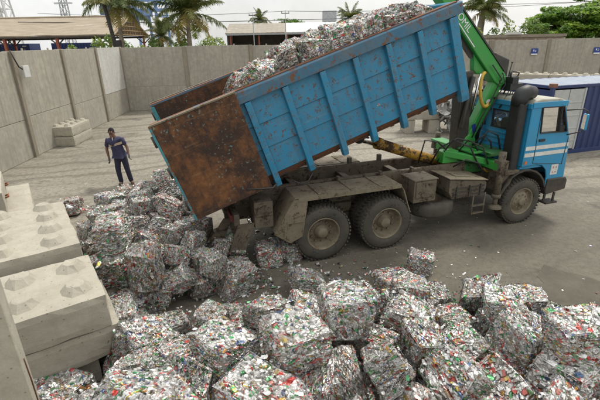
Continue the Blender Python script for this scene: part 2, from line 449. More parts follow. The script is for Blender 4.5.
# ------------------------------------------------------------------ interlocking concrete blocks
def block(label, corner, along, across, L, W, H, z0, nl, nw, group=None, chip=None, stud=True, seed=0, stain=False):
    """corner: ground corner; along/across: unit vectors of length L and width W"""
    rnd = random.Random(seed)
    al = Vector((*along, 0)).normalized(); ac = Vector((-al.y, al.x, 0))
    if ac.dot(Vector((*across, 0))) < 0: ac = -ac
    bm = bmesh.new()
    ch = .045
    nx, ny, nz = 14, 8, 5
    verts = {}
    def P(i, j, k):
        key = (i, j, k)
        if key in verts: return verts[key]
        x, y, z = L*i/nx, W*j/ny, H*k/nz
        # chamfered top arrises with wear
        p = Vector((x, y, z))
        nv = noise.noise(p*2.3 + Vector((seed*7.1, 3, 0)))*.012 + noise.noise(p*9 + Vector((seed*3.1, 0, 5)))*.005
        c = Vector((L/2, W/2, H/2)); 
        edge = (i in (0, nx)) + (j in (0, ny)) + (k in (0, nz))
        dirv = Vector(((i == nx)-(i == 0), (j == ny)-(j == 0), (k == nz)-(k == 0)))
        if edge >= 2: p -= dirv*(.010 + max(0, noise.noise(p*5 + Vector((seed, 0, 0))))*.022)
        p += dirv*nv
        if chip:
            for (cx, cy, cz, r) in chip:
                q = Vector((cx*L, cy*W, cz*H)); dd = (p-q).length
                if dd < r: 
                    t = (1-dd/r)
                    p += (c-q).normalized()*t*r*.62*(1+.5*noise.noise(p*11))
        verts[key] = bm.verts.new(p); return verts[key]
    def face(fn, a, bb):
        for i in range(a):
            for j in range(bb):
                bm.faces.new((fn(i, j), fn(i+1, j), fn(i+1, j+1), fn(i, j+1)))
    face(lambda i, j: P(i, j, nz), nx, ny); face(lambda i, j: P(i, j, 0), nx, ny)
    face(lambda i, j: P(i, 0, j), nx, nz); face(lambda i, j: P(i, ny, j), nx, nz)
    face(lambda i, j: P(0, i, j), ny, nz); face(lambda i, j: P(nx, i, j), ny, nz)
    if stud:
        for a in range(nl):
            for c in range(nw):
                x = L*(a+.5)/nl + rnd.gauss(0, .008); y = W*(c+.5)/nw + rnd.gauss(0, .008)
                r0, r1, hh = min(L/nl, W/nw)*.34, min(L/nl, W/nw)*.19, .088
                w = []
                for zz, rr in ((-.03, r0*1.1), (.0, r0), (hh*.92, r1), (hh, r1*.75)):
                    ring = []
                    for s in range(8):
                        t = PI/8 + 2*PI*s/8
                        # square-ish frustum
                        q = max(abs(math.cos(t)), abs(math.sin(t)))
                        ring.append(bm.verts.new((x+rr*math.cos(t)/q*.92+rnd.gauss(0, .006), y+rr*math.sin(t)/q*.92+rnd.gauss(0, .006), H+zz+rnd.gauss(0, .003))))
                    w.append(ring)
                for r_ in range(3):
                    for s in range(8):
                        bm.faces.new((w[r_][s], w[r_][(s+1) % 8], w[r_+1][(s+1) % 8], w[r_+1][s]))
                bm.faces.new(w[3])
    bmesh.ops.recalc_face_normals(bm, faces=bm.faces)
    me = bpy.data.meshes.new('concrete_block'); bm.to_mesh(me); bm.free(); me.materials.append(M['block'])
    me.polygons.foreach_set('use_smooth', [False]*len(me.polygons))
    o = bpy.data.objects.new('concrete_block', me); C.objects.link(o)
    mat = Matrix((al, ac, Vector((0, 0, 1)))).transposed().to_4x4(); mat.translation = Vector((corner[0], corner[1], z0))
    if al.cross(ac).z < 0:                                          # keep a proper rotation
        me.transform(Matrix.Diagonal((1, -1, 1, 1))); me.flip_normals()
        mat = Matrix((al, -ac, Vector((0, 0, 1)))).transposed().to_4x4(); mat.translation = Vector((corner[0], corner[1], z0))
    o.matrix_world = mat
    tag(o, label, 'concrete block', group or 'interlocking concrete blocks')
    return o
E1 = Vector((-.565, .825)).normalized(); E2 = Vector((-.855, -.519)).normalized()
E2 = Vector((-E1.y, E1.x)); 
if E2.x > 0: E2 = -E2
C1 = Vector((-2.24, 3.98)); bh = .425
nb = 'concrete blocks of the dividing wall at the left'
block('near cast concrete block with tall studs, topmost of the nearest stack', C1, E2, E1, 2.1, 1.2, .44, 2*bh+.005, 4, 2, nb, seed=1)
block('cracked concrete block with a broken corner, under the nearest studded block', C1+E1*.02-E2*.09, E2, E1, 2.1, 1.2, bh, bh+.003, 4, 2, nb, [(0, 0, .0, .24), (0, .05, .5, .10)], seed=2, stud=False)
block('lowest concrete block, set back in the gap beneath the broken block', C1+E1*.16+E2*.22, E2, E1, 1.8, 1.0, bh, 0, 4, 2, nb, seed=3, stud=False)
C2 = C1+E1*1.42+E2*.05
block('broad concrete block with rows of low studs, behind the nearest stack', C2, E1, E2, 2.05, 1.25, .46, .93, 4, 2, nb, seed=4)
block('concrete block carrying the broad studded block behind the nearest stack', C2+E2*.02, E1, E2, 2.05, 1.25, .46, .465, 4, 2, nb, seed=5, stud=False)
block('bottom concrete block of the second stack beside the fallen bales', C2-E2*.02, E1, E2, 2.05, 1.25, .46, 0, 4, 2, nb, seed=6, stud=False)
block('concrete block next to the broad studded one, cut by the left picture edge', C2+E2*1.29+E1*.1, E1, E2, 2.05, 1.0, .46, .92, 4, 2, nb, seed=7)
C3 = Vector((-5.35, 7.62))
block('low concrete block with a bare top, farther along towards the left wall', C3, E1, E2, 2.3, .95, .43, .43, 4, 2, nb, seed=8, stud=False)
block('ground level concrete block under the bare topped one by the left wall', C3+E2*.03, E1, E2, 2.3, .95, .425, 0, 4, 2, nb, seed=9, stud=False)
bs = block('concrete block with rusty lifting loops, raised above the bare block', C3+E1*.15+E2*.45, E1, E2, 1.9, .95, .45, .865, 4, 2, nb, seed=10)
lp = MB()
for xx in (.55, 1.5):
    lp.tube([(xx-.08, .0, .2), (xx-.08, -.06 if bs.data.vertices[0].co.y >= -.1 else .06, .22), (xx+.08, -.06 if bs.data.vertices[0].co.y >= -.1 else .06, .22), (xx+.08, .0, .2)], .018, 6)
lp.build('lifting_loop', plain('rust_loop', (.22, .08, .03), .9), bs)
# stack of two against the left wall
wd = Vector((-.06, 1)).normalized()
fs = Vector((-9.42, 17.10))
block('studded concrete block on top of the pair against the left wall', (-9.50, 17.02), wd, (-1, 0), 1.85, .92, .41, .412, 4, 2, 'pair of blocks at the left wall', seed=11)
block('lower concrete block of the pair against the left wall', (-9.47, 17.0), wd, (-1, 0), 1.85, .92, .41, 0, 4, 2, 'pair of blocks at the left wall', seed=12, stud=False)
# blocks seen beneath the raised container
xa = Vector((1, .03)).normalized()
block('small concrete block on the ground, left foot of the block stack beyond the truck', (4.80, 18.15), xa, (0, 1), .42, .95, .62, 0, 2, 2, 'block stack beyond the truck', seed=13, stud=False)
block('concrete block on the ground at the scrap end of the stack beyond the truck', (5.82, 18.15), xa, (0, 1), .5, .95, .62, 0, 2, 2, 'block stack beyond the truck', seed=14, stud=False)
block('middle concrete block bridging the dark gap beyond the truck', (4.85, 18.1), xa, (0, 1), 1.4, .95, .45, .625, 3, 2, 'block stack beyond the truck', seed=15, stud=False)
block('top concrete block of the stack seen beneath the raised container', (4.9, 18.12), xa, (0, 1), 1.4, .95, .45, 1.08, 3, 2, 'block stack beyond the truck', seed=16)
# row of studded blocks behind the shipping container
ra = Vector((1.9, -1.35)).normalized(); 
for k in range(4):
    for lv in range(4):
        c0 = Vector((12.3, 25.0)) + ra*(1.92*k + (.3 if lv % 2 else 0))
        nm = ('first', 'second', 'third', 'fourth')[k]; lvn = ('bottom', 'second', 'third', 'studded top')[lv]
        block(f'{lvn} course block, {nm} along from the left, in the bay behind the navy container', c0, ra, (1, 1), 1.9, .95, .5, .502*lv, 4, 2, 'block bay behind the navy container', seed=20+k*4+lv, stud=(lv == 3))

# precast post standing close to the camera at the left
p = MB(); p.prism([(0, 0), (.3, 0), (.3, .22), (.27, .25), (0, .25)], 0, 2.62, 'z')
po = p.build('concrete_post', M['block'], bevel=.015); po.location = (-2.70, 2.42, 0); po.rotation_euler = (0, 0, R(28))
po.location = (-2.62, 2.55, 0)
tag(po, 'upright concrete post with chipped rusty edge in the near left corner', 'post')
rr = MB(); rr.tube([(.302, .12, .9), (.305, .125, 1.2), (.303, .11, 1.45)], .006, 6); rr.build('exposed_bar', plain('rust_bar', (.13, .06, .03), .9), po)

# ------------------------------------------------------------------ shipping container
ca = R(17.2); sc0 = Vector((8.5, 13.92, 0))
sroot = empty('shipping_container', sc0, (0, 0, ca)); tag(sroot, 'navy blue corrugated shipping container with white door section and faded roof', 'shipping container')
SL, SW, SH = 6.06, 2.44, 2.44
def corrugated(x0, x1, y, z0, z1, pitch=.28, depth=.036, out=-1):
    m = MB(); xs = []; x = x0
    while x < x1-1e-6:
        for f, o in ((0, 0), (.28, 0), (.40, 1), (.78, 1), (.9, 0)):
            if x+f*pitch < x1: xs.append((x+f*pitch, o))
        x += pitch
    xs.append((x1, 0))
    n = len(xs)
    vs = [(xx, y+out*(o*depth), z0) for xx, o in xs] + [(xx, y+out*(o*depth), z1) for xx, o in xs]
    m.add(vs, [(i, i+1, n+i+1, n+i) for i in range(n-1)])
    return m
m = corrugated(1.52, SL-.1, .05, .15, SH-.1, out=-1); m.build('side_wall', M['navy'], sroot, recalc=False)
m = corrugated(.1, SL-.1, SW-.05, .15, SH-.1, out=1); m.build('side_wall', M['navy'], sroot, recalc=False)
e = MB(); e.box((.05, SW/2, SH/2), (.05, SW-.2, SH-.3)); e.build('end_wall', M['navy'], sroot)
e = MB(); e.box((SL-.05, SW/2, SH/2), (.05, SW-.2, SH-.3)); e.build('end_wall', M['navy'], sroot)
fr = MB()
for x in (.06, SL-.06):
    for y in (.06, SW-.06): fr.box((x, y, SH/2), (.12, .12, SH-.02))
for y in (.05, SW-.05):
    fr.box((SL/2, y, .075), (SL-.24, .10, .15)); fr.box((SL/2, y, SH-.05), (SL-.24, .09, .10))
for x in (.05, SL-.05):
    fr.box((x, SW/2, .075), (.10, SW-.24, .15)); fr.box((x, SW/2, SH-.05), (.09, SW-.24, .10))
fr.build('frame', M['navy'], sroot, bevel=.008)
rf = MB(); n = 26; xs = [i*(SL-.12)/n+.06 for i in range(n+1)]
rv = [(x, y, SH-.015+(.018 if i % 2 else 0)) for y in (.1, SW-.1) for i, x in enumerate(xs)]
rf.add(rv, [(i, i+1, n+1+i+1, n+1+i) for i in range(n)]); rf.build('roof', M['controof'], sroot, recalc=False)
for k in range(2):
    d = MB(); x0 = .14+k*.68
    d.box((x0+.33, .045, 1.24), (.65, .05, 2.10))
    for zz in (.5, .95, 1.4, 1.85): d.box((x0+.33, .015, zz), (.60, .02, .05))
    d.build('door', M['contwhite'], sroot, bevel=.006)
jb = MB(); jb.box((1.50, .03, 1.24), (.07, .07, 2.15)); jb.build('door_post', M['contwhite'], sroot, bevel=.005)
cmat = paint('rusted_casting', (.10, .07, .06), .6, (.2, .07, .03), 6)
for x in (.09, SL-.09):
    for y in (.09, SW-.09):
        cc = MB(); cc.box((x, y, SH+.002), (.19, .185, .13)); cc.build('corner_casting', cmat, sroot, bevel=.01)

# ------------------------------------------------------------------ scrap metal heap beyond the truck
rs = random.Random(5); sm = MB()
for k in range(330):
    t = rs.random(); x = rs.uniform(6.0, 9.6); y = rs.uniform(17.6, 19.4)
    top = 1.75*(1-abs((x-7.6)/2.6)**2.2); z = rs.random()**.6*max(.2, top)
    if rs.random() < .45:
        a = Vector((x, y, z)); d = Vector((rs.gauss(0, 1), rs.gauss(0, 1), rs.gauss(0, .6))).normalized(); L = rs.uniform(.3, .9)
        k2 = Vector((rs.gauss(0, .12), rs.gauss(0, .12), rs.gauss(0, .12)))
        sm.tube([a, a+d*L*.5+k2, a+d*L], rs.uniform(.02, .07), 7)
    else:
        rot = Euler((rs.uniform(0, 6), rs.uniform(0, 6), rs.uniform(0, 6))).to_matrix()
        w, h = rs.uniform(.25, .7), rs.uniform(.15, .4); vs = []
        for i in range(4):
            for j in range(3):
                vs.append(rot @ Vector((w*(i/3-.5), h*(j/2-.5), .08*math.sin(i*1.7+k)+rs.gauss(0, .03))) + Vector((x, y, z+.1)))
        sm.add(vs, [(i*3+j, (i+1)*3+j, (i+1)*3+j+1, i*3+j+1) for i in range(3) for j in range(2)])
tag(sm.build('scrap_heap', M['scrap'], recalc=False), 'tangled heap of shiny scrap metal tubes and sheets beyond the truck', 'scrap heap', kind='stuff')

# ------------------------------------------------------------------ truck: x forward, -y towards the camera
TA = R(18.3); TR = Vector((.70, 8.28, 0))
truck = empty('truck', TR, (0, 0, TA))
tag(truck, 'dusty blue six-wheel tipper truck with green loader crane behind its cab', 'truck')
# frame
ch = MB()
for y in (-.43, .43):
    ch.box((1.2, y, .93), (7.2, .08, .28)); ch.box((1.2, y*.93, .93), (7.1, .01, .20))
for x in (-2.2, -1.2, 0, 1.4, 2.6, 4.0): ch.box((x, 0, .92), (.12, .78, .16))
ch.build('chassis', M['dusty'], truck, bevel=.008)
sf = MB()
for y in (-.42, .42):
    sf.box((.35, y, 1.20), (5.5, .10, .255)); sf.tube([(-2.3, y, 1.335), (3.05, y, 1.335)], .045, 10)
for x in (-2.1, -.9, .3, 1.5, 2.8): sf.box((x, 0, 1.18), (.14, .74, .14))
for x in (-.35, 1.35, .6): sf.box((x, .44, 1.42), (.09, .09, .18)); sf.box((x+.25, -.53, 1.38), (.06, .10, .12))
sf.build('tipping_subframe', M['dusty'], truck, bevel=.008)
# wheels
def wheel(x, y, r, w, dual=False, side=-1, spin=0, front=False):
    hw = w/2
    prof = [(r*.56, -hw*.80), (r*.60, -hw*.95), (r*.74, -hw*1.04), (r*.90, -hw*.98), (r*.965, -hw*.82), (r*.985, -hw*.55), (r, -hw*.2), (r, hw*.2), (r*.985, hw*.55),
            (r*.965, hw*.82), (r*.90, hw*.98), (r*.74, hw*1.04), (r*.60, hw*.95), (r*.56, hw*.80)]
    t = MB(); t.smooth = True
    offs = (0,) if not dual else (0, w*1.12)
    for off in offs:
        t.lathe(prof, (0, off, 0), 'y', 56, closed=True)
    t.smooth = False
    for off in offs:                                               # tread lugs
        for k in range(44):
            a = 2*PI*k/44
            for sx, ph in ((-1, 0), (1, .5)):
                aa = a + ph*2*PI/44
                rot = Matrix.Rotation(-aa, 3, 'Y') @ Matrix.Rotation(sx*.35, 3, 'X')
                c = Vector((math.cos(aa)*r*.992, off + sx*hw*.52, math.sin(aa)*r*.992))
                t.box(c, (.028, hw*.86, r*.075), rot)
    tw = t.build('wheel', M['tyre'], truck, loc=(x, y, r))
    tw.rotation_euler = (0, spin, 0 if side < 0 else PI)
    rm = MB(); rm.smooth = True
    if not front:      # deep dish with the hub cone standing out of it
        rm.lathe([(r*.575, -hw*.84), (r*.60, -hw*.94), (r*.57, -hw*.97), (r*.545, -hw*.86), (r*.53, -hw*.5), (r*.50, hw*.15), (r*.40, hw*.3), (r*.33, hw*.22), (r*.29, hw*.15), (.0, hw*.15)], n=40)
        rm.build('rim', M['rim'], tw)
        hb = MB(); hb.smooth = True
        hb.lathe([(r*.27, hw*.2), (r*.25, -hw*.1), (r*.20, -hw*.2), (r*.185, -hw*.62), (r*.165, -hw*.72), (0, -hw*.74)], n=24)
        hb.smooth = False
        for k in range(10):
            a = 2*PI*k/10; hb.box((math.cos(a)*r*.37, hw*.18, math.sin(a)*r*.37), (.035, .06, .035))
        hb.build('hub', M['rim'], tw)
    else:              # steer wheel, disc bowed outwards with nuts
        rm.lathe([(r*.575, -hw*.84), (r*.60, -hw*.94), (r*.57, -hw*.97), (r*.54, -hw*.82), (r*.53, -hw*.60), (r*.46, -hw*.40), (r*.40, -hw*.62), (r*.36, -hw*.74), (r*.22, -hw*.80), (r*.21, -hw*.86), (0, -hw*.86)], n=40)
        rm.build('rim', M['rim'], tw)
        hb = MB(); hb.smooth = True
        hb.lathe([(r*.17, -hw*.80), (r*.165, -hw*1.12), (r*.13, -hw*1.2), (0, -hw*1.2)], n=20); hb.smooth = False
        for k in range(10):
            a = 2*PI*k/10; hb.lathe([(0, -hw*.9), (.018, -hw*.9), (.018, -hw*.72)], (math.cos(a)*r*.30, 0, math.sin(a)*r*.30), 'y', 6)
        hb.build('hub', M['rim'], tw)
    return tw
for x in (-.67, .68):
    for s in (-1, 1): wheel(x, s*1.06, .555, .29, True, s, .3+x)
for s in (-1, 1): wheel(4.1, s*1.03, .53, .30, False, s, .5, True)
ax = MB()
for x in (-.67, .68, 4.1):
    ax.tube([(x, -.8, .55), (x, .8, .55)], .09, 12)
for x in (-.67, .68): ax.lathe([(0, -.24), (.2, -.2), (.26, 0), (.2, .2), (0, .24)], (x, 0, .55), 'y', 16)
for y in (-.52, .52):
    ax.box((0, y, .60), (1.5, .1, .10)); ax.box((0, y, .72), (1.0, .1, .08)); ax.box((0, y, .82), (.35, .12, .12))
    ax.box((4.1, y, .66), (1.3, .08, .09))
ax.tube([(.9, 0, .62), (2.0, 0, .85), (3.4, 0, .9)], .05, 10)
ax.build('axle', M['dusty'], truck)
# mudguards over the rear bogie, near and far side: flat top, folded flaps at the ends
for s in (-1, 1):
    f = MB(); y0, y1 = (-1.21, -.56) if s < 0 else (.56, 1.21)
    prof = [(-1.62, .72), (-1.22, 1.36), (.92, 1.36), (1.02, 1.22), (1.19, .74)]
    pr = prof + [(x*1.0, z-.022) if 0 < i < 3 else (x+(.025 if i < 2 else -.025), z) for i, (x, z) in reversed(list(enumerate(prof)))]
    f.prism(pr, y0, y1)
    for x in (-.75, -.1, .5): f.box((x, (y0+y1)/2, 1.368), (.05, abs(y1-y0)*.96, .014))
    fo = f.build('mudguard', M['dustyplate'], truck, bevel=.006)
    if s < 0:
        e = MB(); e.prism([(-1.64, .72), (-1.26, 1.33), (-.98, 1.33), (-1.10, .60), (-1.34, .5)], y0-.012, y0+.01); 
        e.bar((-1.40, y0-.02, .92), (-1.08, y0-.02, .92), .03, .04)
        e.build('splash_plate', M['dustyplate'], truck)
        lip = MB(); lip.box((-.12, y0-.008, 1.325), (2.1, .02, .075)); lip.build('edge_lip', M['dustyplate'], fo)
# rear end: lamp bar, tank, hinge brackets, hanging chain
t = MB(); t.box((-2.26, 0, 1.02), (.10, 2.05, .22)); t.box((-2.26, 0, .62), (.09, 1.9, .12))
for y in (-.6, .6): t.bar((-2.26, y, 1.0), (-2.26, y, .62), .08, .10, (1, 0, 0)); t.box((-2.2, y*.6, 1.42), (.22, .12, .34))
t.build('rear_bumper', M['dusty'], truck, bevel=.008)
t = MB(); t.box((-1.78, -.88, 1.08), (.34, .42, .50)); t.box((-1.78, -1.10, 1.08), (.30, .02, .04)); t.build('air_tank', M['dusty'], truck, bevel=.05, seg=3)
t = MB(); t.prism([(-2.45, .45), (-2.15, .45), (-1.95, .95), (-2.25, .95)], -1.08, -1.05); t.prism([(-2.75, .55), (-2.5, .5), (-2.3, .95), (-2.45, .95)], -.7, -.67); t.build('mud_flap', M['dusty'], truck)
t = MB()
for k in range(9):
    t.lathe([(.022+.008*math.cos(a), .008*math.sin(a)) for a in [2*PI*i/6 for i in range(6)]], (-2.05, -1.02+(.0 if k % 2 else .006), 1.05-k*.045), 'y' if k % 2 else 'x', 10, closed=True)
t.build('chain', M['blackmetal'], truck)
for y in (-.75, .75):
    l = MB(); l.box((-2.33, y, 1.02), (.05, .34, .13)); l.build('tail_lamp', plain('red_lens_dusty', (.16, .03, .025), .5), truck, bevel=.01)
# tool boxes, spare wheel, ladder, tank on the near side
t = MB(); t.box((1.52, -.93, 1.12), (.52, .48, .46)); t.box((1.52, -.93, 1.36), (.56, .52, .03)); t.box((1.52, -1.18, 1.16), (.44, .02, .34)); t.build('tool_box', M['dusty'], truck, bevel=.012)
l = MB(); l.box((1.62, -1.20, 1.26), (.07, .02, .04)); l.build('latch', M['blackmetal'], truck)
t = MB(); t.prism([(2.12, 1.27), (3.02, 1.15), (3.06, 1.11), (3.06, .98), (2.98, .84), (2.2, .84), (2.12, 1.0)], -1.15, -.55); t.build('battery_box', M['dusty'], truck, bevel=.015)
t = MB(); t.prism([(2.08, 1.295), (3.06, 1.165), (3.06, 1.185), (2.08, 1.315)], -1.18, -.52); t.box((2.55, -.85, 1.26), (.4, .3, .02), Matrix.Rotation(.13, 3, 'Y')); t.build('box_lid', M['dustyplate'], truck, bevel=.005)
t = MB()
for z in (.90, .98, 1.06): t.box((2.6, -1.158, z), (.80, .02, .03))
for x in (2.3, 2.62, 2.9): t.box((x, -1.165, .98), (.03, .03, .25))
t.build('box_rib', M['blackmetal'], truck)
t = MB()
for x in (2.74, 3.04): t.tube([(x+.04, -1.13, .88), (x, -1.17, .42)], .016, 8)
for z in (.45, .62): t.box((2.89, -1.165, z), (.32, .05, .025))
t.build('step_ladder', M['dusty'], truck)
sp = MB(); sp.smooth = True; r, hw = .53, .15
sp.lathe([(r*.56, -hw*.8), (r*.60, -hw*.95), (r*.74, -hw*1.04), (r*.90, -hw*.98), (r*.97, -hw*.8), (r, -hw*.4), (r, hw*.4), (r*.97, hw*.8), (r*.90, hw*.98), (r*.74, hw*1.04), (r*.60, hw*.95), (r*.56, hw*.8)], (0, 0, 0), 'z', 48, closed=True)
spo = sp.build('spare_wheel', M['tyre'], truck, loc=(1.93, -.72, .66)); spo.rotation_euler = (R(3), R(-2), 0)
sr = MB(); sr.smooth = True; sr.lathe([(r*.575, hw*.8), (r*.53, hw*.6), (r*.5, -.02), (.1, 0), (0, 0)], (0, 0, 0), 'z', 32); sr.build('rim', M['rim'], spo)
t = MB(); t.tube([(1.93, -.72, .72), (1.93, -.72, 1.0)], .03, 8); t.box((1.93, -.62, 1.0), (.08, .5, .06)); t.build('spare_carrier', M['blackmetal'], truck)
t = MB(); t.tube([(2.05, .95, .78), (3.1, .95, .78)], .28, 24); t.build('fuel_tank', M['dusty'], truck)
t = MB()
for k in range(9):
    a = Vector((2.0+k*.09, -.55, 1.15)); t.tube([a, a+Vector((.1, -.1, -.12+.1*math.sin(k*2))), a+Vector((.05, -.02, -.34)), a+Vector((.2, .15, -.2+.1*math.cos(k)))], .013, 6)
t.build('air_hose', M['black'], truck)
# tipping ram
t = MB(); a, b2 = Vector((3.05, 0, 1.16)), Vector((1.02, 0, 1.90)); t.tube([a, b2], .115, 20); t.tube([b2-(b2-a).normalized()*.12, b2+(b2-a).normalized()*.01], .13, 20)
ram = t.build('tipping_ram', M['yellow'], truck)
t = MB(); d = (b2-a).normalized(); t.tube([b2, b2+d*.52], .085, 16); t.build('ram_rod', M['chrome'], ram)
t = MB(); t.tube([b2+d*.52+Vector((0, -.16, 0)), b2+d*.52+Vector((0, .16, 0))], .12, 16); t.tube([b2+d*.46, b2+d*.60], .115, 16); t.build('ram_head', M['blackmetal'], ram)

# ------------------------------------------------------------------ cab
W2 = 1.15
XR = 3.95
side = [(XR, 1.34), (XR, 2.62), (XR+.06, 2.70), (4.80, 2.66), (4.86, 2.60), (5.14, 1.92), (5.20, 1.60), (5.24, 1.0), (5.22, .80), (4.72, .80), (4.72, 1.02), (4.66, 1.20), (4.52, 1.32), (4.36, 1.36)]
win = [(4.28, 2.06), (4.22, 2.60), (4.80, 2.585), (5.02, 2.04)]
def holed_side(y0, y1):
    """cab side sheet with the window opening, meshed as a ring of quads plus the lower part"""
    bm = bmesh.new()
    for y in (y0, y1):
        vs = [bm.verts.new((x, y, z)) for x, z in side]; ws = [bm.verts.new((x, y, z)) for x, z in win]
        # side idx: 0 rear bottom,1 rear top,2,3 front top,4,5 belt front,...
        S, Wn = vs, ws
        mid_r = bm.verts.new((XR, y, 2.02))
        for f in ([S[1], S[2], Wn[1]], [S[2], S[3], Wn[2], Wn[1]], [S[3], S[4], Wn[2]], [S[4], S[5], Wn[3], Wn[2]], [mid_r, S[1], Wn[1], Wn[0]],
                  [S[0], mid_r, Wn[0], S[13]], [S[13], Wn[0], Wn[3], S[12]], [S[12], Wn[3], S[5], S[6]], [S[12], S[6], S[7], S[11]], [S[11], S[7], S[10]], [S[10], S[7], S[8], S[9]]):
            bm.faces.new(f)
    bm.verts.ensure_lookup_table(); n = len(side)+len(win)+1
    ring = [0]+[n-1]+list(range(1, len(side)))
    for i in range(len(ring)):
        a, b = ring[i], ring[(i+1) % len(ring)]
        bm.faces.new((bm.verts[a], bm.verts[b], bm.verts[b+n], bm.verts[a+n]))
    w0 = len(side)
    for i in range(4):
        a, b = w0+i, w0+(i+1) % 4
        bm.faces.new((bm.verts[a], bm.verts[b], bm.verts[b+n], bm.verts[a+n]))
    bmesh.ops.recalc_face_normals(bm, faces=bm.faces)
    me = bpy.data.meshes.new('cab_side'); bm.to_mesh(me); bm.free(); me.materials.append(M['cab'])
    o = bpy.data.objects.new('cab_side', me); C.objects.link(o); o.parent = cab
    b = o.modifiers.new('bevel', 'BEVEL'); b.width = .015; b.segments = 2; b.limit_method = 'ANGLE'
    return o
# floor, back wall with two window openings, front, roof
cb = MB()
def sheet_with_holes(m, x, ys, zs, holes, th=.04):
    for i in range(len(ys)-1):
        for j in range(len(zs)-1):
            cy, cz = (ys[i]+ys[i+1])/2, (zs[j]+zs[j+1])/2
            if any(h[0] < cy < h[1] and h[2] < cz < h[3] for h in holes): continue
            m.box((x, cy, cz), (th, ys[i+1]-ys[i], zs[j+1]-zs[j]))
sheet_with_holes(cb, XR+.02, [-W2+.04, -.86, -.12, .12, .86, W2-.04], [1.34, 2.07, 2.45, 2.64], [(-.86, -.12, 2.07, 2.45), (.12, .86, 2.07, 2.45)])
for z in (1.5, 1.62, 1.74, 1.86, 1.98): cb.box((XR-.012, 0, z), (.03, 1.9, .045))
cb.box((4.5, 0, 1.30), (1.1, 2*W2-.1, .05))
cb.box((5.14, 0, 1.35), (.06, 2*W2-.1, 1.06)); cb.box((4.98, 0, 1.97), (.25, 2*W2-.1, .06))
for y in (-W2+.06, W2-.06, 0): cb.bar((5.12, y, 1.95), (4.85, y, 2.62), .06, .05)
cab = cb.build('cab', M['cab'], truck)
holed_side(-W2, -W2+.04); holed_side(W2-.04, W2)
rf = MB(); rf.prism([(XR+.01, 2.645), (XR+.05, 2.74), (4.2, 2.775), (4.7, 2.76), (4.88, 2.70), (4.90, 2.64)], -W2+.01, W2-.01)
rf.build('roof', M['cabroof'], cab, bevel=.04, seg=3)
rb = MB(); rb.box((4.42, -W2-.004, 2.655), (.94, .03, .11)); rb.box((4.42, W2+.004, 2.655), (.94, .03, .11)); rb.box((XR-.01, 0, 2.63), (.03, 2*W2-.02, .10)); rb.build('roof_gutter', M['cab'], cab, bevel=.006)
gl = MB(); gl.add([(x, -W2+.02, z) for x, z in win], [(0, 1, 2, 3)]); gl.build('side_window', M['glass'], cab)
gl = MB(); gl.add([(x, W2-.02, z) for x, z in win], [(0, 1, 2, 3)]); gl.build('side_window', M['glass'], cab)
for y0, y1 in ((-.86, -.12), (.12, .86)):
    gl = MB(); gl.add([(XR+.02, y0, 2.07), (XR+.02, y1, 2.07), (XR+.02, y1, 2.45), (XR+.02, y0, 2.45)], [(0, 1, 2, 3)]); rw = gl.build('rear_window', M['glass'], cab)
    sl = MB()
    for a, b2, c, d in ((y0, y1, 2.055, 2.085), (y0, y1, 2.435, 2.465)): sl.box((XR-.004, (a+b2)/2, (c+d)/2), (.03, b2-a+.06, d-c))
    for yy in (y0, y1): sl.box((XR-.003, yy, 2.26), (.03, .03, .36))
    sl.build('window_seal', M['black'], rw)
gl = MB(); gl.add([(5.11, -W2+.1, 1.98), (5.11, W2-.1, 1.98), (4.86, W2-.1, 2.6), (4.86, -W2+.1, 2.6)], [(0, 1, 2, 3)]); gl.build('windscreen', M['glass'], cab)
# door lines, window frame, stripes, handle, sticker
sl = MB(); y = -W2-.006
for i in range(4):
    a, b2 = win[i], win[(i+1) % 4]; sl.bar((a[0], y, a[1]), (b2[0], y, b2[1]), .02, .035, (0, 1, 0))
sl.bar((4.74, y, 2.59), (4.80, y, 2.05), .02, .045, (0, 1, 0)); sl.box((4.86, y, 2.12), (.14, .02, .12))
sl.build('window_frame', M['black'], cab)
dl = MB()
for a, b2 in (((4.20, 2.63), (4.23, 1.50)), ((4.23, 1.50), (4.23, 1.40)), ((4.23, 1.40), (5.10, 1.30)), ((5.08, 1.30), (5.12, 1.90))):
    dl.bar((a[0], -W2-.002, a[1]), (b2[0], -W2-.002, b2[1]), .008, .014, (0, 1, 0))
dl.build('door_gap', M['blackmetal'], cab)
for z0, z1 in ((1.555, 1.64), (1.70, 1.785)):
    st = MB()
    for x0, x1 in ((XR+.01, 4.215), (4.245, 5.08), (5.105, 5.165)):
        st.box(((x0+x1)/2, -W2-.002, (z0+z1)/2), (x1-x0, .007, z1-z0))
    st.build('stripe', M['white'], cab)
    st = MB(); st.box(((XR+5.16)/2, W2+.002, (z0+z1)/2), (1.1, .007, z1-z0)); st.build('stripe', M['white'], cab)
hd = MB(); hd.box((4.36, -W2-.012, 1.90), (.16, .025, .055)); hd.build('door_handle', M['black'], cab, bevel=.008)
sk = MB(); sk.box((4.90, -W2-.003, 1.19), (.20, .006, .24)); sko = sk.build('sticker', M['white'], cab)
skm = MB()
for dx, dz, w, h in ((-.04, .05, .05, .09), (.045, .05, .05, .09), (-.04, -.06, .05, .06), (.04, -.06, .06, .05)): skm.box((4.90+dx, -W2-.0075, 1.19+dz), (w*.5, .004, h*.5))
skm.build('sticker_print', plain('sticker_red', (.45, .18, .16), .6), sko)
fl = MB(); fl.box((4.02, -W2-.008, 1.43), (.06, .012, .07)); fl.build('side_marker', M['lamp'], cab)
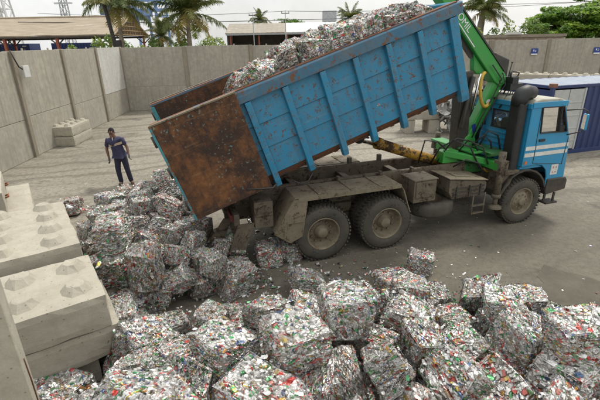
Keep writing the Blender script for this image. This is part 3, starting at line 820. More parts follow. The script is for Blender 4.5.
# bumper, steps, wheel arch, front bits
bp = MB(); bp.prism([(4.74, .98), (5.28, .98), (5.34, .90), (5.34, .68), (4.76, .60), (4.74, .7)], -W2-.03, -W2+.45); bp.box((5.20, 0, .80), (.22, 1.5, .3)); bp.prism([(4.74, .98), (5.28, .98), (5.34, .90), (5.34, .68), (4.76, .60), (4.74, .7)], W2-.45, W2+.03)
bp.build('bumper', M['blackmetal'], truck, bevel=.02)
bs_ = MB(); bs_.bar((4.78, -W2, .62), (4.76, -W2-.01, .42), .03, .05, (1, 0, 0)); bs_.bar((5.06, -W2, .62), (5.04, -W2-.01, .44), .03, .05, (1, 0, 0)); bs_.box((4.90, -W2, .42), (.34, .22, .035)); bs_.build('cab_step', M['blackmetal'], truck)
ar = MB(); pts = [(4.1+.68*math.cos(t), .56+.72*math.sin(t)) for t in [R(a) for a in range(20, 171, 15)]]
inn = [(4.1+.64*math.cos(t), .56+.68*math.sin(t)) for t in [R(a) for a in range(20, 171, 15)]]
ar.prism(pts+inn[::-1], -W2-.01, -.62); ar.build('wheel_arch', M['blackmetal'], truck)
ar = MB(); ar.prism(pts+inn[::-1], .62, W2+.01); ar.build('wheel_arch', M['blackmetal'], truck)
pl = MB(); pl.box((3.72, -.92, 1.24), (.40, .44, .10)); pl.prism([(3.46, .70), (3.72, .70), (3.86, 1.24), (3.5, 1.24)], -1.08, -.70); pl.build('cab_mount', M['dusty'], truck, bevel=.02)
# cab interior
it = MB()
for yy in (-.55, .55): it.box((4.30, yy, 1.62), (.5, .5, .18)); it.box((4.10, yy, 1.98), (.14, .48, .62), Matrix.Rotation(-.15, 3, 'Y'))
it.box((4.98, 0, 1.75), (.3, 2.0, .34)); it.build('seat', M['seat'], cab, bevel=.04)
sw = MB(); sw.smooth = True; sw.lathe([(.22+.016*math.cos(a), .016*math.sin(a)) for a in [2*PI*i/8 for i in range(8)]], (0, 0, 0), 'z', 28, closed=True); sw.smooth = False
sw.bar((-.21, 0, 0), (.21, 0, 0), .03, .02); sw.tube([(0, 0, 0), (0, 0, -.4)], .03, 8)
swo = sw.build('steering_wheel', M['black'], cab); swo.location = (4.72, .55, 2.08); swo.rotation_euler = (0, R(-30), 0)
# mirrors with arms
for s in (-1, 1):
    ma = MB(); ma.tube([(4.90, s*W2, 2.50), (5.12, s*(W2+.20), 2.54), (5.20, s*(W2+.24), 2.50), (5.18, s*(W2+.22), 2.06), (5.06, s*W2, 1.96)], .014, 7); mo = ma.build('mirror_arm', M['blackmetal'], cab)
    mr = MB(); mr.box((5.20, s*(W2+.235), 2.27), (.055, .17, .34), Matrix.Rotation(s*.5, 3, 'Z')); mr.build('mirror', M['cab'], mo, bevel=.02)
    mg = MB(); mg.box((5.172, s*(W2+.227), 2.27), (.006, .14, .30), Matrix.Rotation(s*.5, 3, 'Z')); mg.build('mirror_glass', M['mirrorg'], mo)
# snorkel air intake behind the near cab corner
sn = MB(); sn.box((3.80, -.93, 1.95), (.22, .31, 1.55)); sn.build('air_intake', M['black'], truck, bevel=.06, seg=3)
sn = MB(); sn.smooth = True; sn.tube([(3.79, -.93, 2.65), (3.79, -.93, 2.78), (3.84, -.93, 2.86), (3.95, -.93, 2.90), (4.12, -.93, 2.88)], [.155, .16, .165, .155, .13], 18); sn.build('intake_head', M['black'], truck)
ex = MB(); ex.box((3.86, .2, 2.70), (.02, .9, .05)); ex.tube([(3.70, .35, 1.4), (3.70, .35, 2.72)], .05, 10); ex.build('sun_board', M['blackmetal'], truck)

# ------------------------------------------------------------------ loader crane
cr = MB()
cr.box((3.30, 0, 1.22), (.55, .95, .22)); cr.tube([(3.30, 0, 1.2), (3.30, 0, 1.75)], .24, 24)
crane = cr.build('crane_base', M['greendirty'], truck, bevel=.02)
sb = MB(); sb.box((3.42, 0, 1.40), (.20, 2.25, .18)); sb.box((3.20, .1, 1.62), (.34, 1.5, .05))
sb.bar((2.5, -.35, 1.62), (3.5, -.75, 1.40), .16, .14); sb.box((2.65, -.3, 1.52), (.4, .25, .26))
sb.build('stabilizer_beam', M['green'], crane, bevel=.015)
for s in (-1, 1):
    lg = MB(); lg.tube([(3.42, s*1.10, .72), (3.42, s*1.10, 1.72)], .075, 16); lg.tube([(3.42, s*1.10, .50), (3.42, s*1.10, .74)], .05, 14); lg.box((3.42, s*1.10, 1.42), (.2, .2, .24)); lg.tube([(3.42, s*1.10, .70), (3.42, s*1.10, .78)], .095, 16)
    lg.lathe([(0, .46), (.15, .46), (.14, .50), (.06, .54), (0, .54)], (3.42, s*1.10, 0), 'z', 20)
    lg.build('stabilizer_leg', M['dusty'], crane)
# column (green inner, black cylinder beside it) leaning slightly forward
col = MB()
col.prism([(3.20, 1.72), (3.41, 1.72), (4.04, 2.94), (4.11, 3.10), (4.06, 3.22), (3.95, 3.25), (3.86, 3.16)], -.15, .07)
col.tube([(3.33, -.17, 1.75), (3.33, .12, 1.75)], .17, 20); col.tube([(3.97, -.22, 3.10), (3.97, .14, 3.10)], .085, 18)
column = col.build('crane_column', M['green'], truck, bevel=.02)
bc = MB(); bc.bar((3.14, -.02, 1.62), (3.06, -.02, 3.30), .28, .30, (1, 0, 0)); bc.tube([(2.98, -.25, 2.1), (3.16, -.22, 3.2)], .05, 10); bc.build('lift_cylinder', M['blackmetal'], column, bevel=.02)
ch_ = MB(); ch_.tube([(3.22, -.24, 2.5), (3.32, -.24, 3.25)], .03, 10); ch_.build('cylinder_rod', M['chrome'], column)
dc = MB(); dc.lathe([(0, -.165), (.06, -.165), (.06, -.15)], (3.72, .012, 2.62), 'y', 16); dc.build('white_disc', M['signwhite'], column)
bl_ = MB(); bl_.box((3.42, -.153, 2.05), (.10, .006, .20), Matrix.Rotation(-.3, 3, 'Y')); bl_.build('blue_plate', M['signblue'], column)
bm_ = MB()   # main boom rising to the rear, then the folded jib on top
ba, bb = Vector((3.97, -.05, 3.10)), Vector((1.86, -.05, 5.16))
dv = (bb-ba).normalized(); nn = Vector((dv.z, 0, -dv.x))
def BP(t, h): p = ba+dv*t+nn*h; return (p.x, p.z)
bm_.prism([BP(-.14, .0), BP(-.09, -.12), BP(.1, -.165), BP(.9, -.155), BP(3.05, -.11), BP(3.05, .11), BP(.5, .135), BP(.0, .13)], -.19, .09)
bm_.prism([BP(.35, -.16), BP(.55, -.36), BP(.68, -.36), BP(.95, -.15)], -.12, .02)
boom = bm_.build('crane_boom', M['green'], truck, bevel=.02)
be = MB(); p = [BP(.1, .15), BP(3.0, .126)]; be.bar((p[0][0], -.05, p[0][1]), (p[1][0], -.05, p[1][1]), .03, .32, (0, 1, 0)); be.bar((BP(.9, -.20)[0], -.05, BP(.9, -.20)[1]), (BP(1.9, -.175)[0], -.05, BP(1.9, -.175)[1]), .08, .08, (0, 1, 0)); be.build('boom_edge', M['blackmetal'], boom)
jb = MB(); jb.bar((1.78, .16, 5.3), (2.9, .16, 5.75), .14, .16, (0, 1, 0)); jb.build('jib', M['green'], boom, bevel=.015)
cu = bpy.data.curves.new('boom_lettering', 'FONT'); cu.body = 'OMIL'; cu.size = .19; cu.extrude = .003; cu.align_x = 'CENTER'; cu.align_y = 'CENTER'; cu.materials.append(M['signwhite'])
tmp = bpy.data.objects.new('tmp_text', cu); C.objects.link(tmp)
tme = bpy.data.meshes.new_from_object(tmp.evaluated_get(bpy.context.evaluated_depsgraph_get())); bpy.data.objects.remove(tmp)
tx = bpy.data.objects.new('lettering', tme); C.objects.link(tx); tx.parent = boom
xd = -dv; zd = Vector((0, -1, 0)); yd = zd.cross(xd)
mm = Matrix((xd, yd, zd)).transposed().to_4x4(); q = ba+dv*1.66+nn*.0; mm.translation = Vector((q.x, -.196, q.z)); tx.matrix_local = mm
wp = MB(); 
wp.bar((BP(1.75, -.10)[0], -.193, BP(1.75, -.10)[1]), (BP(1.1, -.11)[0], -.193, BP(1.1, -.11)[1]), .02, .006, (0, 1, 0)); wp.build('rating_strip', M['signwhite'], boom)
# yellow corrugated hose, black hoses
hs = MB(); pts = []; rad = []
P0 = [Vector(v) for v in ((3.46, -.20, 3.26), (3.36, -.26, 3.22), (3.32, -.28, 3.02), (3.36, -.28, 2.78), (3.46, -.26, 2.60), (3.58, -.24, 2.54), (3.70, -.20, 2.60))]
for i in range(len(P0)-1):
    a0 = P0[max(0, i-1)]; a1, a2 = P0[i], P0[i+1]; a3 = P0[min(len(P0)-1, i+2)]
    for k in range(10):
        t = k/10; pts.append(.5*((2*a1)+(a2-a0)*t+(2*a0-5*a1+4*a2-a3)*t*t+(3*a1-a0-3*a2+a3)*t**3)); rad.append(.032 if k % 2 else .040)
hs.tube(pts, rad, 10); hs.build('corrugated_hose', M['hose'], column)
def hose(pts, r=.015, par=None):
    h = MB(); h.tube(pts, r, 7); return h.build('hydraulic_hose', M['black'], par or truck)
hose([(2.3, -.2, 1.35), (2.35, -.4, 1.75), (2.7, -.5, 1.95), (3.1, -.55, 1.85), (3.35, -.6, 1.45)], .018)
hose([(2.45, -.25, 1.4), (2.55, -.55, 1.95), (3.0, -.6, 1.75), (3.15, -.8, 1.3)], .018)
hose([(3.4, -.4, 1.7), (3.5, -.5, 2.05), (3.7, -.6, 1.95), (3.78, -.7, 1.5)], .02)
hose([(3.3, -.3, 1.7), (3.45, -.45, 1.95), (3.62, -.5, 1.8), (3.7, -.6, 1.3)], .02)
hose([(2.05, -.1, 1.36), (2.1, -.2, 1.9), (2.4, -.25, 1.85), (2.8, -.3, 1.5)], .016)
hose([(3.5, -.22, 1.9), (3.62, -.25, 2.3), (3.85, -.25, 2.75), (4.02, -.26, 3.0), (3.9, -.25, 3.25)], .014)
hose([(3.36, -.2, 1.85), (3.5, -.24, 2.3), (3.72, -.24, 2.7), (3.9, -.25, 3.12), (3.6, -.25, 3.42)], .014)
hose([(3.55, .12, 1.85), (3.75, .05, 2.15), (4.15, -.1, 2.75), (4.22, -.1, 2.9)], .018)
hose([(2.9, -.3, 1.55), (2.95, -.55, 1.9), (3.25, -.7, 1.75), (3.3, -.85, 1.4)], .016)
hose([(2.6, -.6, 1.35), (2.75, -.8, 1.55), (3.05, -.85, 1.45), (3.2, -.9, 1.2)], .016)
# black folded boom end box and the control stand above the cab
bx = MB(); bx.prism([(4.02, 3.02), (4.40, 2.98), (4.42, 3.50), (3.98, 3.66)], .12, .48); bx.build('boom_head', M['blackmetal'], truck, bevel=.03)
lv = MB()
lv.box((4.26, -.05, 2.94), (.36, .6, .14)); lv.box((4.20, -.2, 3.06), (.16, .3, .18)); lv.box((4.38, .0, 3.08), (.10, .36, .14)); lv.bar((3.75, .1, 2.82), (4.15, .1, 2.98), .10, .10); lv.tube([(3.8, .15, 1.6), (3.85, .15, 2.95)], .05, 10)
for k in range(6):
    lv.tube([(4.14+k*.055, -.26+k*.07, 3.02), (4.10+k*.07, -.30+k*.07, 3.26)], .012, 6); lv.tube([(4.12+k*.06, -.3, 2.9), (4.0+k*.08, -.34, 2.72), (3.9, -.3, 2.5)], .012, 5)
lv.tube([(4.2, -.1, 3.02), (4.27, -.1, 3.44)], .012, 6); lv.lathe([(0, -.02), (.02, -.01), (.02, .01), (0, .02)], (4.27, -.1, 3.45), 'z', 8)
lv.tube([(4.15, -.12, 3.02), (4.42, -.12, 3.02), (4.50, -.12, 3.22), (4.28, -.12, 3.26), (4.15, -.12, 3.02)], .018, 7)
lv.build('control_levers', M['black'], truck)
gp = MB(); gp.box((3.55, -.45, 1.62), (.5, .9, .05)); gp.box((3.45, -.80, 1.60), (.3, .08, .08)); gp.build('walk_plate', M['greendirty'], truck)
fg = MB(); fg.tube([(3.42, -.6, 1.25), (3.5, -.62, 1.15), (3.6, -.7, 1.18)], .03, 8); fg.build('yellow_fitting', M['yellow'], truck)

# ------------------------------------------------------------------ tipped container (skip) on the truck; local x runs from the open tail to the front
KL, KW, KH = 5.50, 1.17, 1.57
KP = R(18.3)
tail = TR + Vector((math.cos(TA), math.sin(TA), 0))*(-2.97) + Vector((0, 0, 1.29))
skip = empty('waste_container', tail); skip.rotation_euler = (Matrix.Rotation(TA, 3, 'Z') @ Matrix.Rotation(-KP, 3, 'Y')).to_euler()
tag(skip, 'scratched blue ribbed waste container tipped up with its rusted tail doors open', 'waste container')
def clapboards(s):
    """side wall: three long plates, each leaning out a little at its foot so that a shadow line runs between them"""
    m = MB(); y = s*KW
    for z0, z1 in ((.115, .575), (.585, .985), (.995, 1.40)):
        m.prism([(y-s*.03, z0), (y+s*.024, z0), (y+s*.002, z1), (y-s*.03, z1)], .02, KL-.02, 'x')
    m.prism([(y-s*.14, -.03), (y-s*.10, -.03), (y+s*.012, .105), (y-s*.03, .105)], .02, KL-.02, 'x')
    for p in range(3): m.box((KL/2, y-s*.032, .395+.4*p), (KL-.06, .012, .42))
    m.mi = [0]*18 + [1]*6 + [0]*18
    return m
for s in (-1, 1): clapboards(s).build('side_wall', [M['blue'], M['rustband']], skip)
for s in (-1, 1):
    rl = MB(); y = s*KW
    rl.prism([(y-s*.06, 1.41), (y+s*.10, 1.41), (y+s*.10, 1.585), (y+s*.07, 1.615), (y-s*.06, 1.615)], .0, KL+.06, 'x')
    rl.build('top_rail', M['bluerail'], skip, bevel=.008)
    cap = MB(); cap.box((KL/2, y+s*.012, 1.621), (KL-.02, .13, .012)); cap.build('rail_cap', M['rustband'], skip)
    for x in (2.15, 2.82, 3.43, 4.06, 4.68, 5.36) + ((1.50,)):
        rb = MB(); w = .052 if x < 5.3 else .085
        rb.prism([(y-s*.02, 1.40), (y+s*.095, 1.40), (y+s*.105, .0), (y+s*.085, -.11), (y-s*.03, -.11), (y-s*.04, .1)], x-w, x+w, 'x')
        rb.build('rib', M['blue'], skip, bevel=.010)
fl = MB(); fl.box((KL/2, 0, .0), (KL-.04, 2*KW-.36, .05))
for y in (-.43, .43): fl.box((KL/2+.1, y, -.11), (KL-.5, .12, .17))
for k in range(9): fl.box((.35+k*.6, 0, -.06), (.07, 2*KW-.42, .06))
fl.build('floor', M['rustband'], skip)
iw = MB()
for s in (-1, 1): iw.box((KL/2, s*(KW-.055), .8), (KL-.06, .012, 1.58))
iw.build('inner_lining', M['rust'], skip)
fw = MB(); fw.box((KL-.03, 0, .78), (.06, 2*KW-.02, 1.66)); 
for y in (-.7, 0, .7): fw.box((KL+.03, y, .78), (.06, .12, 1.5))
fw.box((KL+.04, 0, 1.53), (.10, 2*KW+.16, .15)); fw.build('front_wall', M['blue'], skip, bevel=.01)
tf = MB()
for s in (-1, 1): tf.box((.03, s*(KW-.02), .78), (.08, .12, 1.58))
tf.box((.04, 0, -.04), (.09, 2*KW-.1, .14)); tf.build('tail_frame', M['teal'], skip, bevel=.008)
# tail doors swung right round and lying flat against the sides
for s in (-1, 1):
    d = MB(); y = s*(KW+.155)
    d.box((.69, y, .80), (1.34, .05, 1.64)); 
    dr = d.build('tail_door', M['rust'], skip, bevel=.008)
    e = MB(); e.box((.008, y, .80), (.035, .066, 1.66)); 
    e.build('door_edge', M['teal'], dr, bevel=.006)
    e = MB(); e.box((.69, y, 1.628), (1.36, .075, .022)); e.build('door_cap', M['dustyplate'], dr)
    for z in (.25, .85, 1.38):
        h = MB(); h.tube([(-.02, s*(KW+.10), z-.09), (-.02, s*(KW+.10), z+.09)], .032, 10); h.box((-.005, s*(KW+.06), z), (.05, .12, .07))
        h.build('hinge', M['blackmetal'], dr)
    cl = MB(); cl.tube([(.95, y+s*.03, .12), (1.2, y+s*.05, .02), (1.36, y+s*.03, -.05), (1.46, y-s*.0, -.02)], .014, 6); cl.build('tie_chain', M['blackmetal'], dr)
hg = MB()
for y in (-.43, .43):
    hg.tube([(1.15, y-.12, -.24), (1.15, y+.12, -.24)], .07, 14); hg.box((1.15, y, -.18), (.3, .05, .2))
hg.build('pivot', M['blackmetal'], skip)
hk = MB(); hk.tube([(1.75, -KW-.12, -.12), (1.85, -KW-.14, -.22), (2.0, -KW-.12, -.24), (2.12, -KW-.1, -.14)], .012, 6); hk.build('loose_cable', M['black'], skip)

# ------------------------------------------------------------------ bales of crushed cans
ALU = [(.60, .60, .59), (.52, .52, .51), (.68, .68, .67), (.40, .39, .37), (.56, .54, .50)]
WHT = [(.74, .74, .72), (.80, .79, .77)]
RED = [(.52, .035, .03), (.46, .06, .06), (.62, .20, .17), (.58, .10, .09)]
GRN = [(.03, .30, .09), (.05, .38, .13), (.10, .32, .10)]
BLU = [(.05, .09, .28), (.10, .19, .38), (.13, .15, .30)]
YEL = [(.58, .40, .06), (.55, .25, .05), (.48, .38, .18)]
DRK = [(.06, .055, .05), (.10, .09, .08), (.16, .12, .09)]
def can_colour(rnd, w):
    fam = rnd.choices((ALU, WHT, RED, GRN, BLU, YEL, DRK), w)[0]
    c = rnd.choice(fam); k = rnd.uniform(.8, 1.1)
    return tuple(min(1, v*k) for v in c)
import numpy as np
def waves(rs, P, f0, f1, n):
    """cheap smooth noise: a sum of random plane waves, about -1..1"""
    out = np.zeros(len(P))
    for _ in range(n):
        k = rs.normal(size=3); k = k/np.linalg.norm(k)*rs.uniform(f0, f1)
        out += np.sin(P @ k*2*PI + rs.uniform(0, 6.28))
    return out/math.sqrt(n)*.8
def make_bale_mesh(seed, dim, w):
    """a pressed block. Every face is a fine sheet cut into flattened cans (each with its own tilt, height, print and wrinkles);
    the two press faces show round-ish flattened sides and can ends, the others the edge-on layers"""
    rnd = random.Random(seed); rs = np.random.RandomState(seed)
    hx, hy, hz = [d/2 for d in dim]; H3 = np.array((hx, hy, hz))
    V = []; F = []; K = []; off = 0
    axes = ((0, 1, 2), (1, 2, 0), (2, 0, 1))
    press = rnd.choice((2, 2, 0, 1))
    res = .0075
    for (na, ua, va) in axes:
        for s in (-1, 1):
            hn, hu, hv = H3[na], H3[ua], H3[va]
            nu, nv = int(2*hu/res), int(2*hv/res)
            U, W = np.meshgrid(np.linspace(-hu, hu, nu+1), np.linspace(-hv, hv, nv+1), indexing='ij')
            U = U.ravel(); W = W.ravel()
            flat = (na == press)
            n = int(4*hu*hv/(.0017 if flat else .0011))
            su = rs.uniform(-hu, hu, n); sv = rs.uniform(-hv, hv, n)
            kind = rs.rand(n) < (.30 if flat else .08)
            L = np.where(kind, .028, rs.uniform(.026, .042, n) if flat else rs.uniform(.030, .060, n))
            B = np.where(kind, rs.uniform(.021, .028, n), rs.uniform(.016, .026, n) if flat else rs.uniform(.007, .015, n))
            lay = (ua == press)                                # layers run across the press direction
            an = rs.uniform(0, PI, n) if flat else (rs.normal(0, .30, n) + (PI/2 if lay else 0))
            ca, sa = np.cos(an), np.sin(an)
            jit = waves(rs, np.stack([U, W, U*0], 1), 6, 16, 8)*.006
            jit2 = waves(rs, np.stack([U, W, U*0], 1), 6, 16, 8)*.006
            du = (U+jit)[:, None]-su[None]; dv = (W+jit2)[:, None]-sv[None]
            a = (du*ca+dv*sa)/L; b = (-du*sa+dv*ca)/B
            pr = rs.uniform(.75, 1.25, n)                      # cans pressed in later lie over the others
            D = (np.abs(a)**2.6+np.abs(b)**2.6)**(1/2.6)*pr
            i1 = np.argmin(D, 1); r = np.arange(len(U)); d1 = D[r, i1]
            D[r, i1] = 9; d2 = D.min(1)
            A, Bc = a[r, i1], b[r, i1]
            gap = np.clip((d2-d1)/.22, 0, 1)
            hgt = rs.normal(0, .0055 if flat else .0075, n)[i1] + rs.normal(0, .0042, n)[i1]*np.clip(A, -1.3, 1.3) + rs.normal(0, .0048, n)[i1]*np.clip(Bc, -1.3, 1.3)
            P0 = np.stack([U, W, i1*.37], 1)
            wr = waves(rs, P0, 14, 34, 10)
            hgt = hgt + .0028*wr*np.where(kind[i1], .35, 1) - .010*(1-gap)**1.5
            rr = np.hypot(A, Bc); isend = kind[i1]
            hgt = hgt + np.where(isend & (rr < .92), np.where(rr > .74, .0035, -.002), 0)
            deep = waves(rs, np.stack([U, W, U*0], 1), 3, 7, 6); hgt = hgt - .022*np.clip(deep-.95, 0, 1)
            # whole block: bulge, dents, sheared corners
            hgt = hgt + .010*waves(rs, np.stack([U, W, U*0+s], 1), 1.2, 3.0, 5)
            ed = np.minimum(hu-np.abs(U), hv-np.abs(W)); fade = np.clip(ed/.020, 0, 1)
            Pn = np.zeros((len(U), 3)); Pn[:, na] = s*(hn+hgt*fade - .010*(1-fade)); Pn[:, ua] = U; Pn[:, va] = W
            V.append(Pn)
            ii, jj = np.meshgrid(np.arange(nu), np.arange(nv), indexing='ij'); q = (ii*(nv+1)+jj).ravel()
            f = np.stack([q, q+nv+1, q+nv+2, q+1], 1)
            if s < 0: f = f[:, ::-1]
            F.append(f+off); off += len(U)
            # colours per quad, from its first corner
            c1 = np.array([can_colour(rnd, w) for _ in range(n)]); c2 = np.array([can_colour(rnd, (5, 4, 1.6, 1.1, .6, .7, .3)) for _ in range(n)])
            ce = np.array([can_colour(rnd, (6, 3, .2, .1, .3, .1, .1)) for _ in range(n)])
            c1[kind] = ce[kind]
            im = i1[q]; Aq, Bq, Rq = A[q], Bc[q], rr[q]
            sty = rs.randint(0, 5, n)[im]; ph = rs.uniform(-.5, .5, n)[im]
            col = c1[im].copy()
            band = ((sty == 0) & (np.abs(Aq-ph) < .28)) | ((sty == 1) & (Bq > ph)) | ((sty == 2) & (np.abs(Aq) > .6)) | ((sty >= 3) & (np.sin(Aq*7+Bq*5+ph*9) > .1))
            col = np.where((band & ~kind[im])[:, None], c2[im], col)
            ringm = kind[im] & (Rq > .74) & (Rq < .95) & (sty < 2)
            col = np.where(ringm[:, None], c2[im], col)
            tear = waves(rs, P0[q], 18, 30, 8) > .85
            col = np.where(tear[:, None], ce[im], col)
            dirt = np.clip(.30+.25*waves(rs, Pn[q], 1.5, 5, 8), 0, .7)*.45 + .55*(1-gap[q])**1.2  # random dirt, and darker towards the gaps between cans
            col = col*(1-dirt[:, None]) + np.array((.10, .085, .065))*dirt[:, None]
            K.append(col)
    V = np.concatenate(V); F = np.concatenate(F); K = np.concatenate(K)
    sh = rs.normal(0, .026, 6); X, Y, Z = (V/H3).T
    V = V + np.stack([sh[0]*Z+sh[1]*Y, sh[2]*Z+sh[3]*X*.6, sh[4]*X+sh[5]*Y], 1)
    Q = V.copy()
    for ax in range(3): V[:, ax] += .019*waves(rs, Q, .8, 2.4, 4)
    for _ in range(4):                                          # corners crushed in
        c = rs.choice((-1, 1), 3)*H3; dd = np.linalg.norm(V-c, axis=1); t = np.clip(1-dd/rs.uniform(.12, .30), 0, 1)
        V = V - np.sign(c)*H3*.16*(t**1.3)[:, None]
    V, F = V.tolist(), F.tolist(); K = [tuple(c) for c in K]
    # loose tabs and torn cans standing off the faces and edges
    for q in range(70):
        na = rnd.randrange(3); s = rnd.choice((-1, 1)); p = [rnd.uniform(-1, 1)*H3[k]*.98 for k in range(3)]; p[na] = s*(H3[na]+.004); p = Vector(p)
        n = Vector([s if k == na else 0 for k in range(3)]); an = rnd.uniform(0, 6.3); u = Vector((math.cos(an), math.sin(an), rnd.gauss(0, .5))); u -= n*u.dot(n)*.6; u.normalize(); v = n.cross(u).normalized(); tl = rnd.gauss(0, .5)
        v = (v*math.cos(tl)+n*math.sin(tl)).normalized(); nn_ = u.cross(v); L, W = rnd.uniform(.03, .07), rnd.uniform(.02, .04); b0 = len(V); c = can_colour(rnd, w)
        for i in range(4):
            for j in range(3):
                aa, bb = i/1.5-1, j-1
                V.append(list(p+u*(aa*L/2*math.sqrt(1-bb*bb*.4))+v*(bb*W/2)+nn_*rnd.gauss(.003, .003)))
        for i in range(3):
            for j in range(2): F.append([b0+i*3+j, b0+(i+1)*3+j, b0+(i+1)*3+j+1, b0+i*3+j+1]); K.append(c)
    me = bpy.data.meshes.new('can_bale'); me.from_pydata(V, [], F)
    at = me.color_attributes.new('can', 'FLOAT_COLOR', 'CORNER')
    buf = np.ones((len(F), 4, 4), dtype=np.float32); buf[:, :, :3] = np.array(K, dtype=np.float32)[:, None, :]
    at.data.foreach_set('color', buf.ravel())
    me.materials.append(M['can']); me.update(); return me
DIMS = [(.56, .47, .42), (.52, .46, .44), (.60, .46, .40), (.54, .50, .42), (.50, .44, .42)]
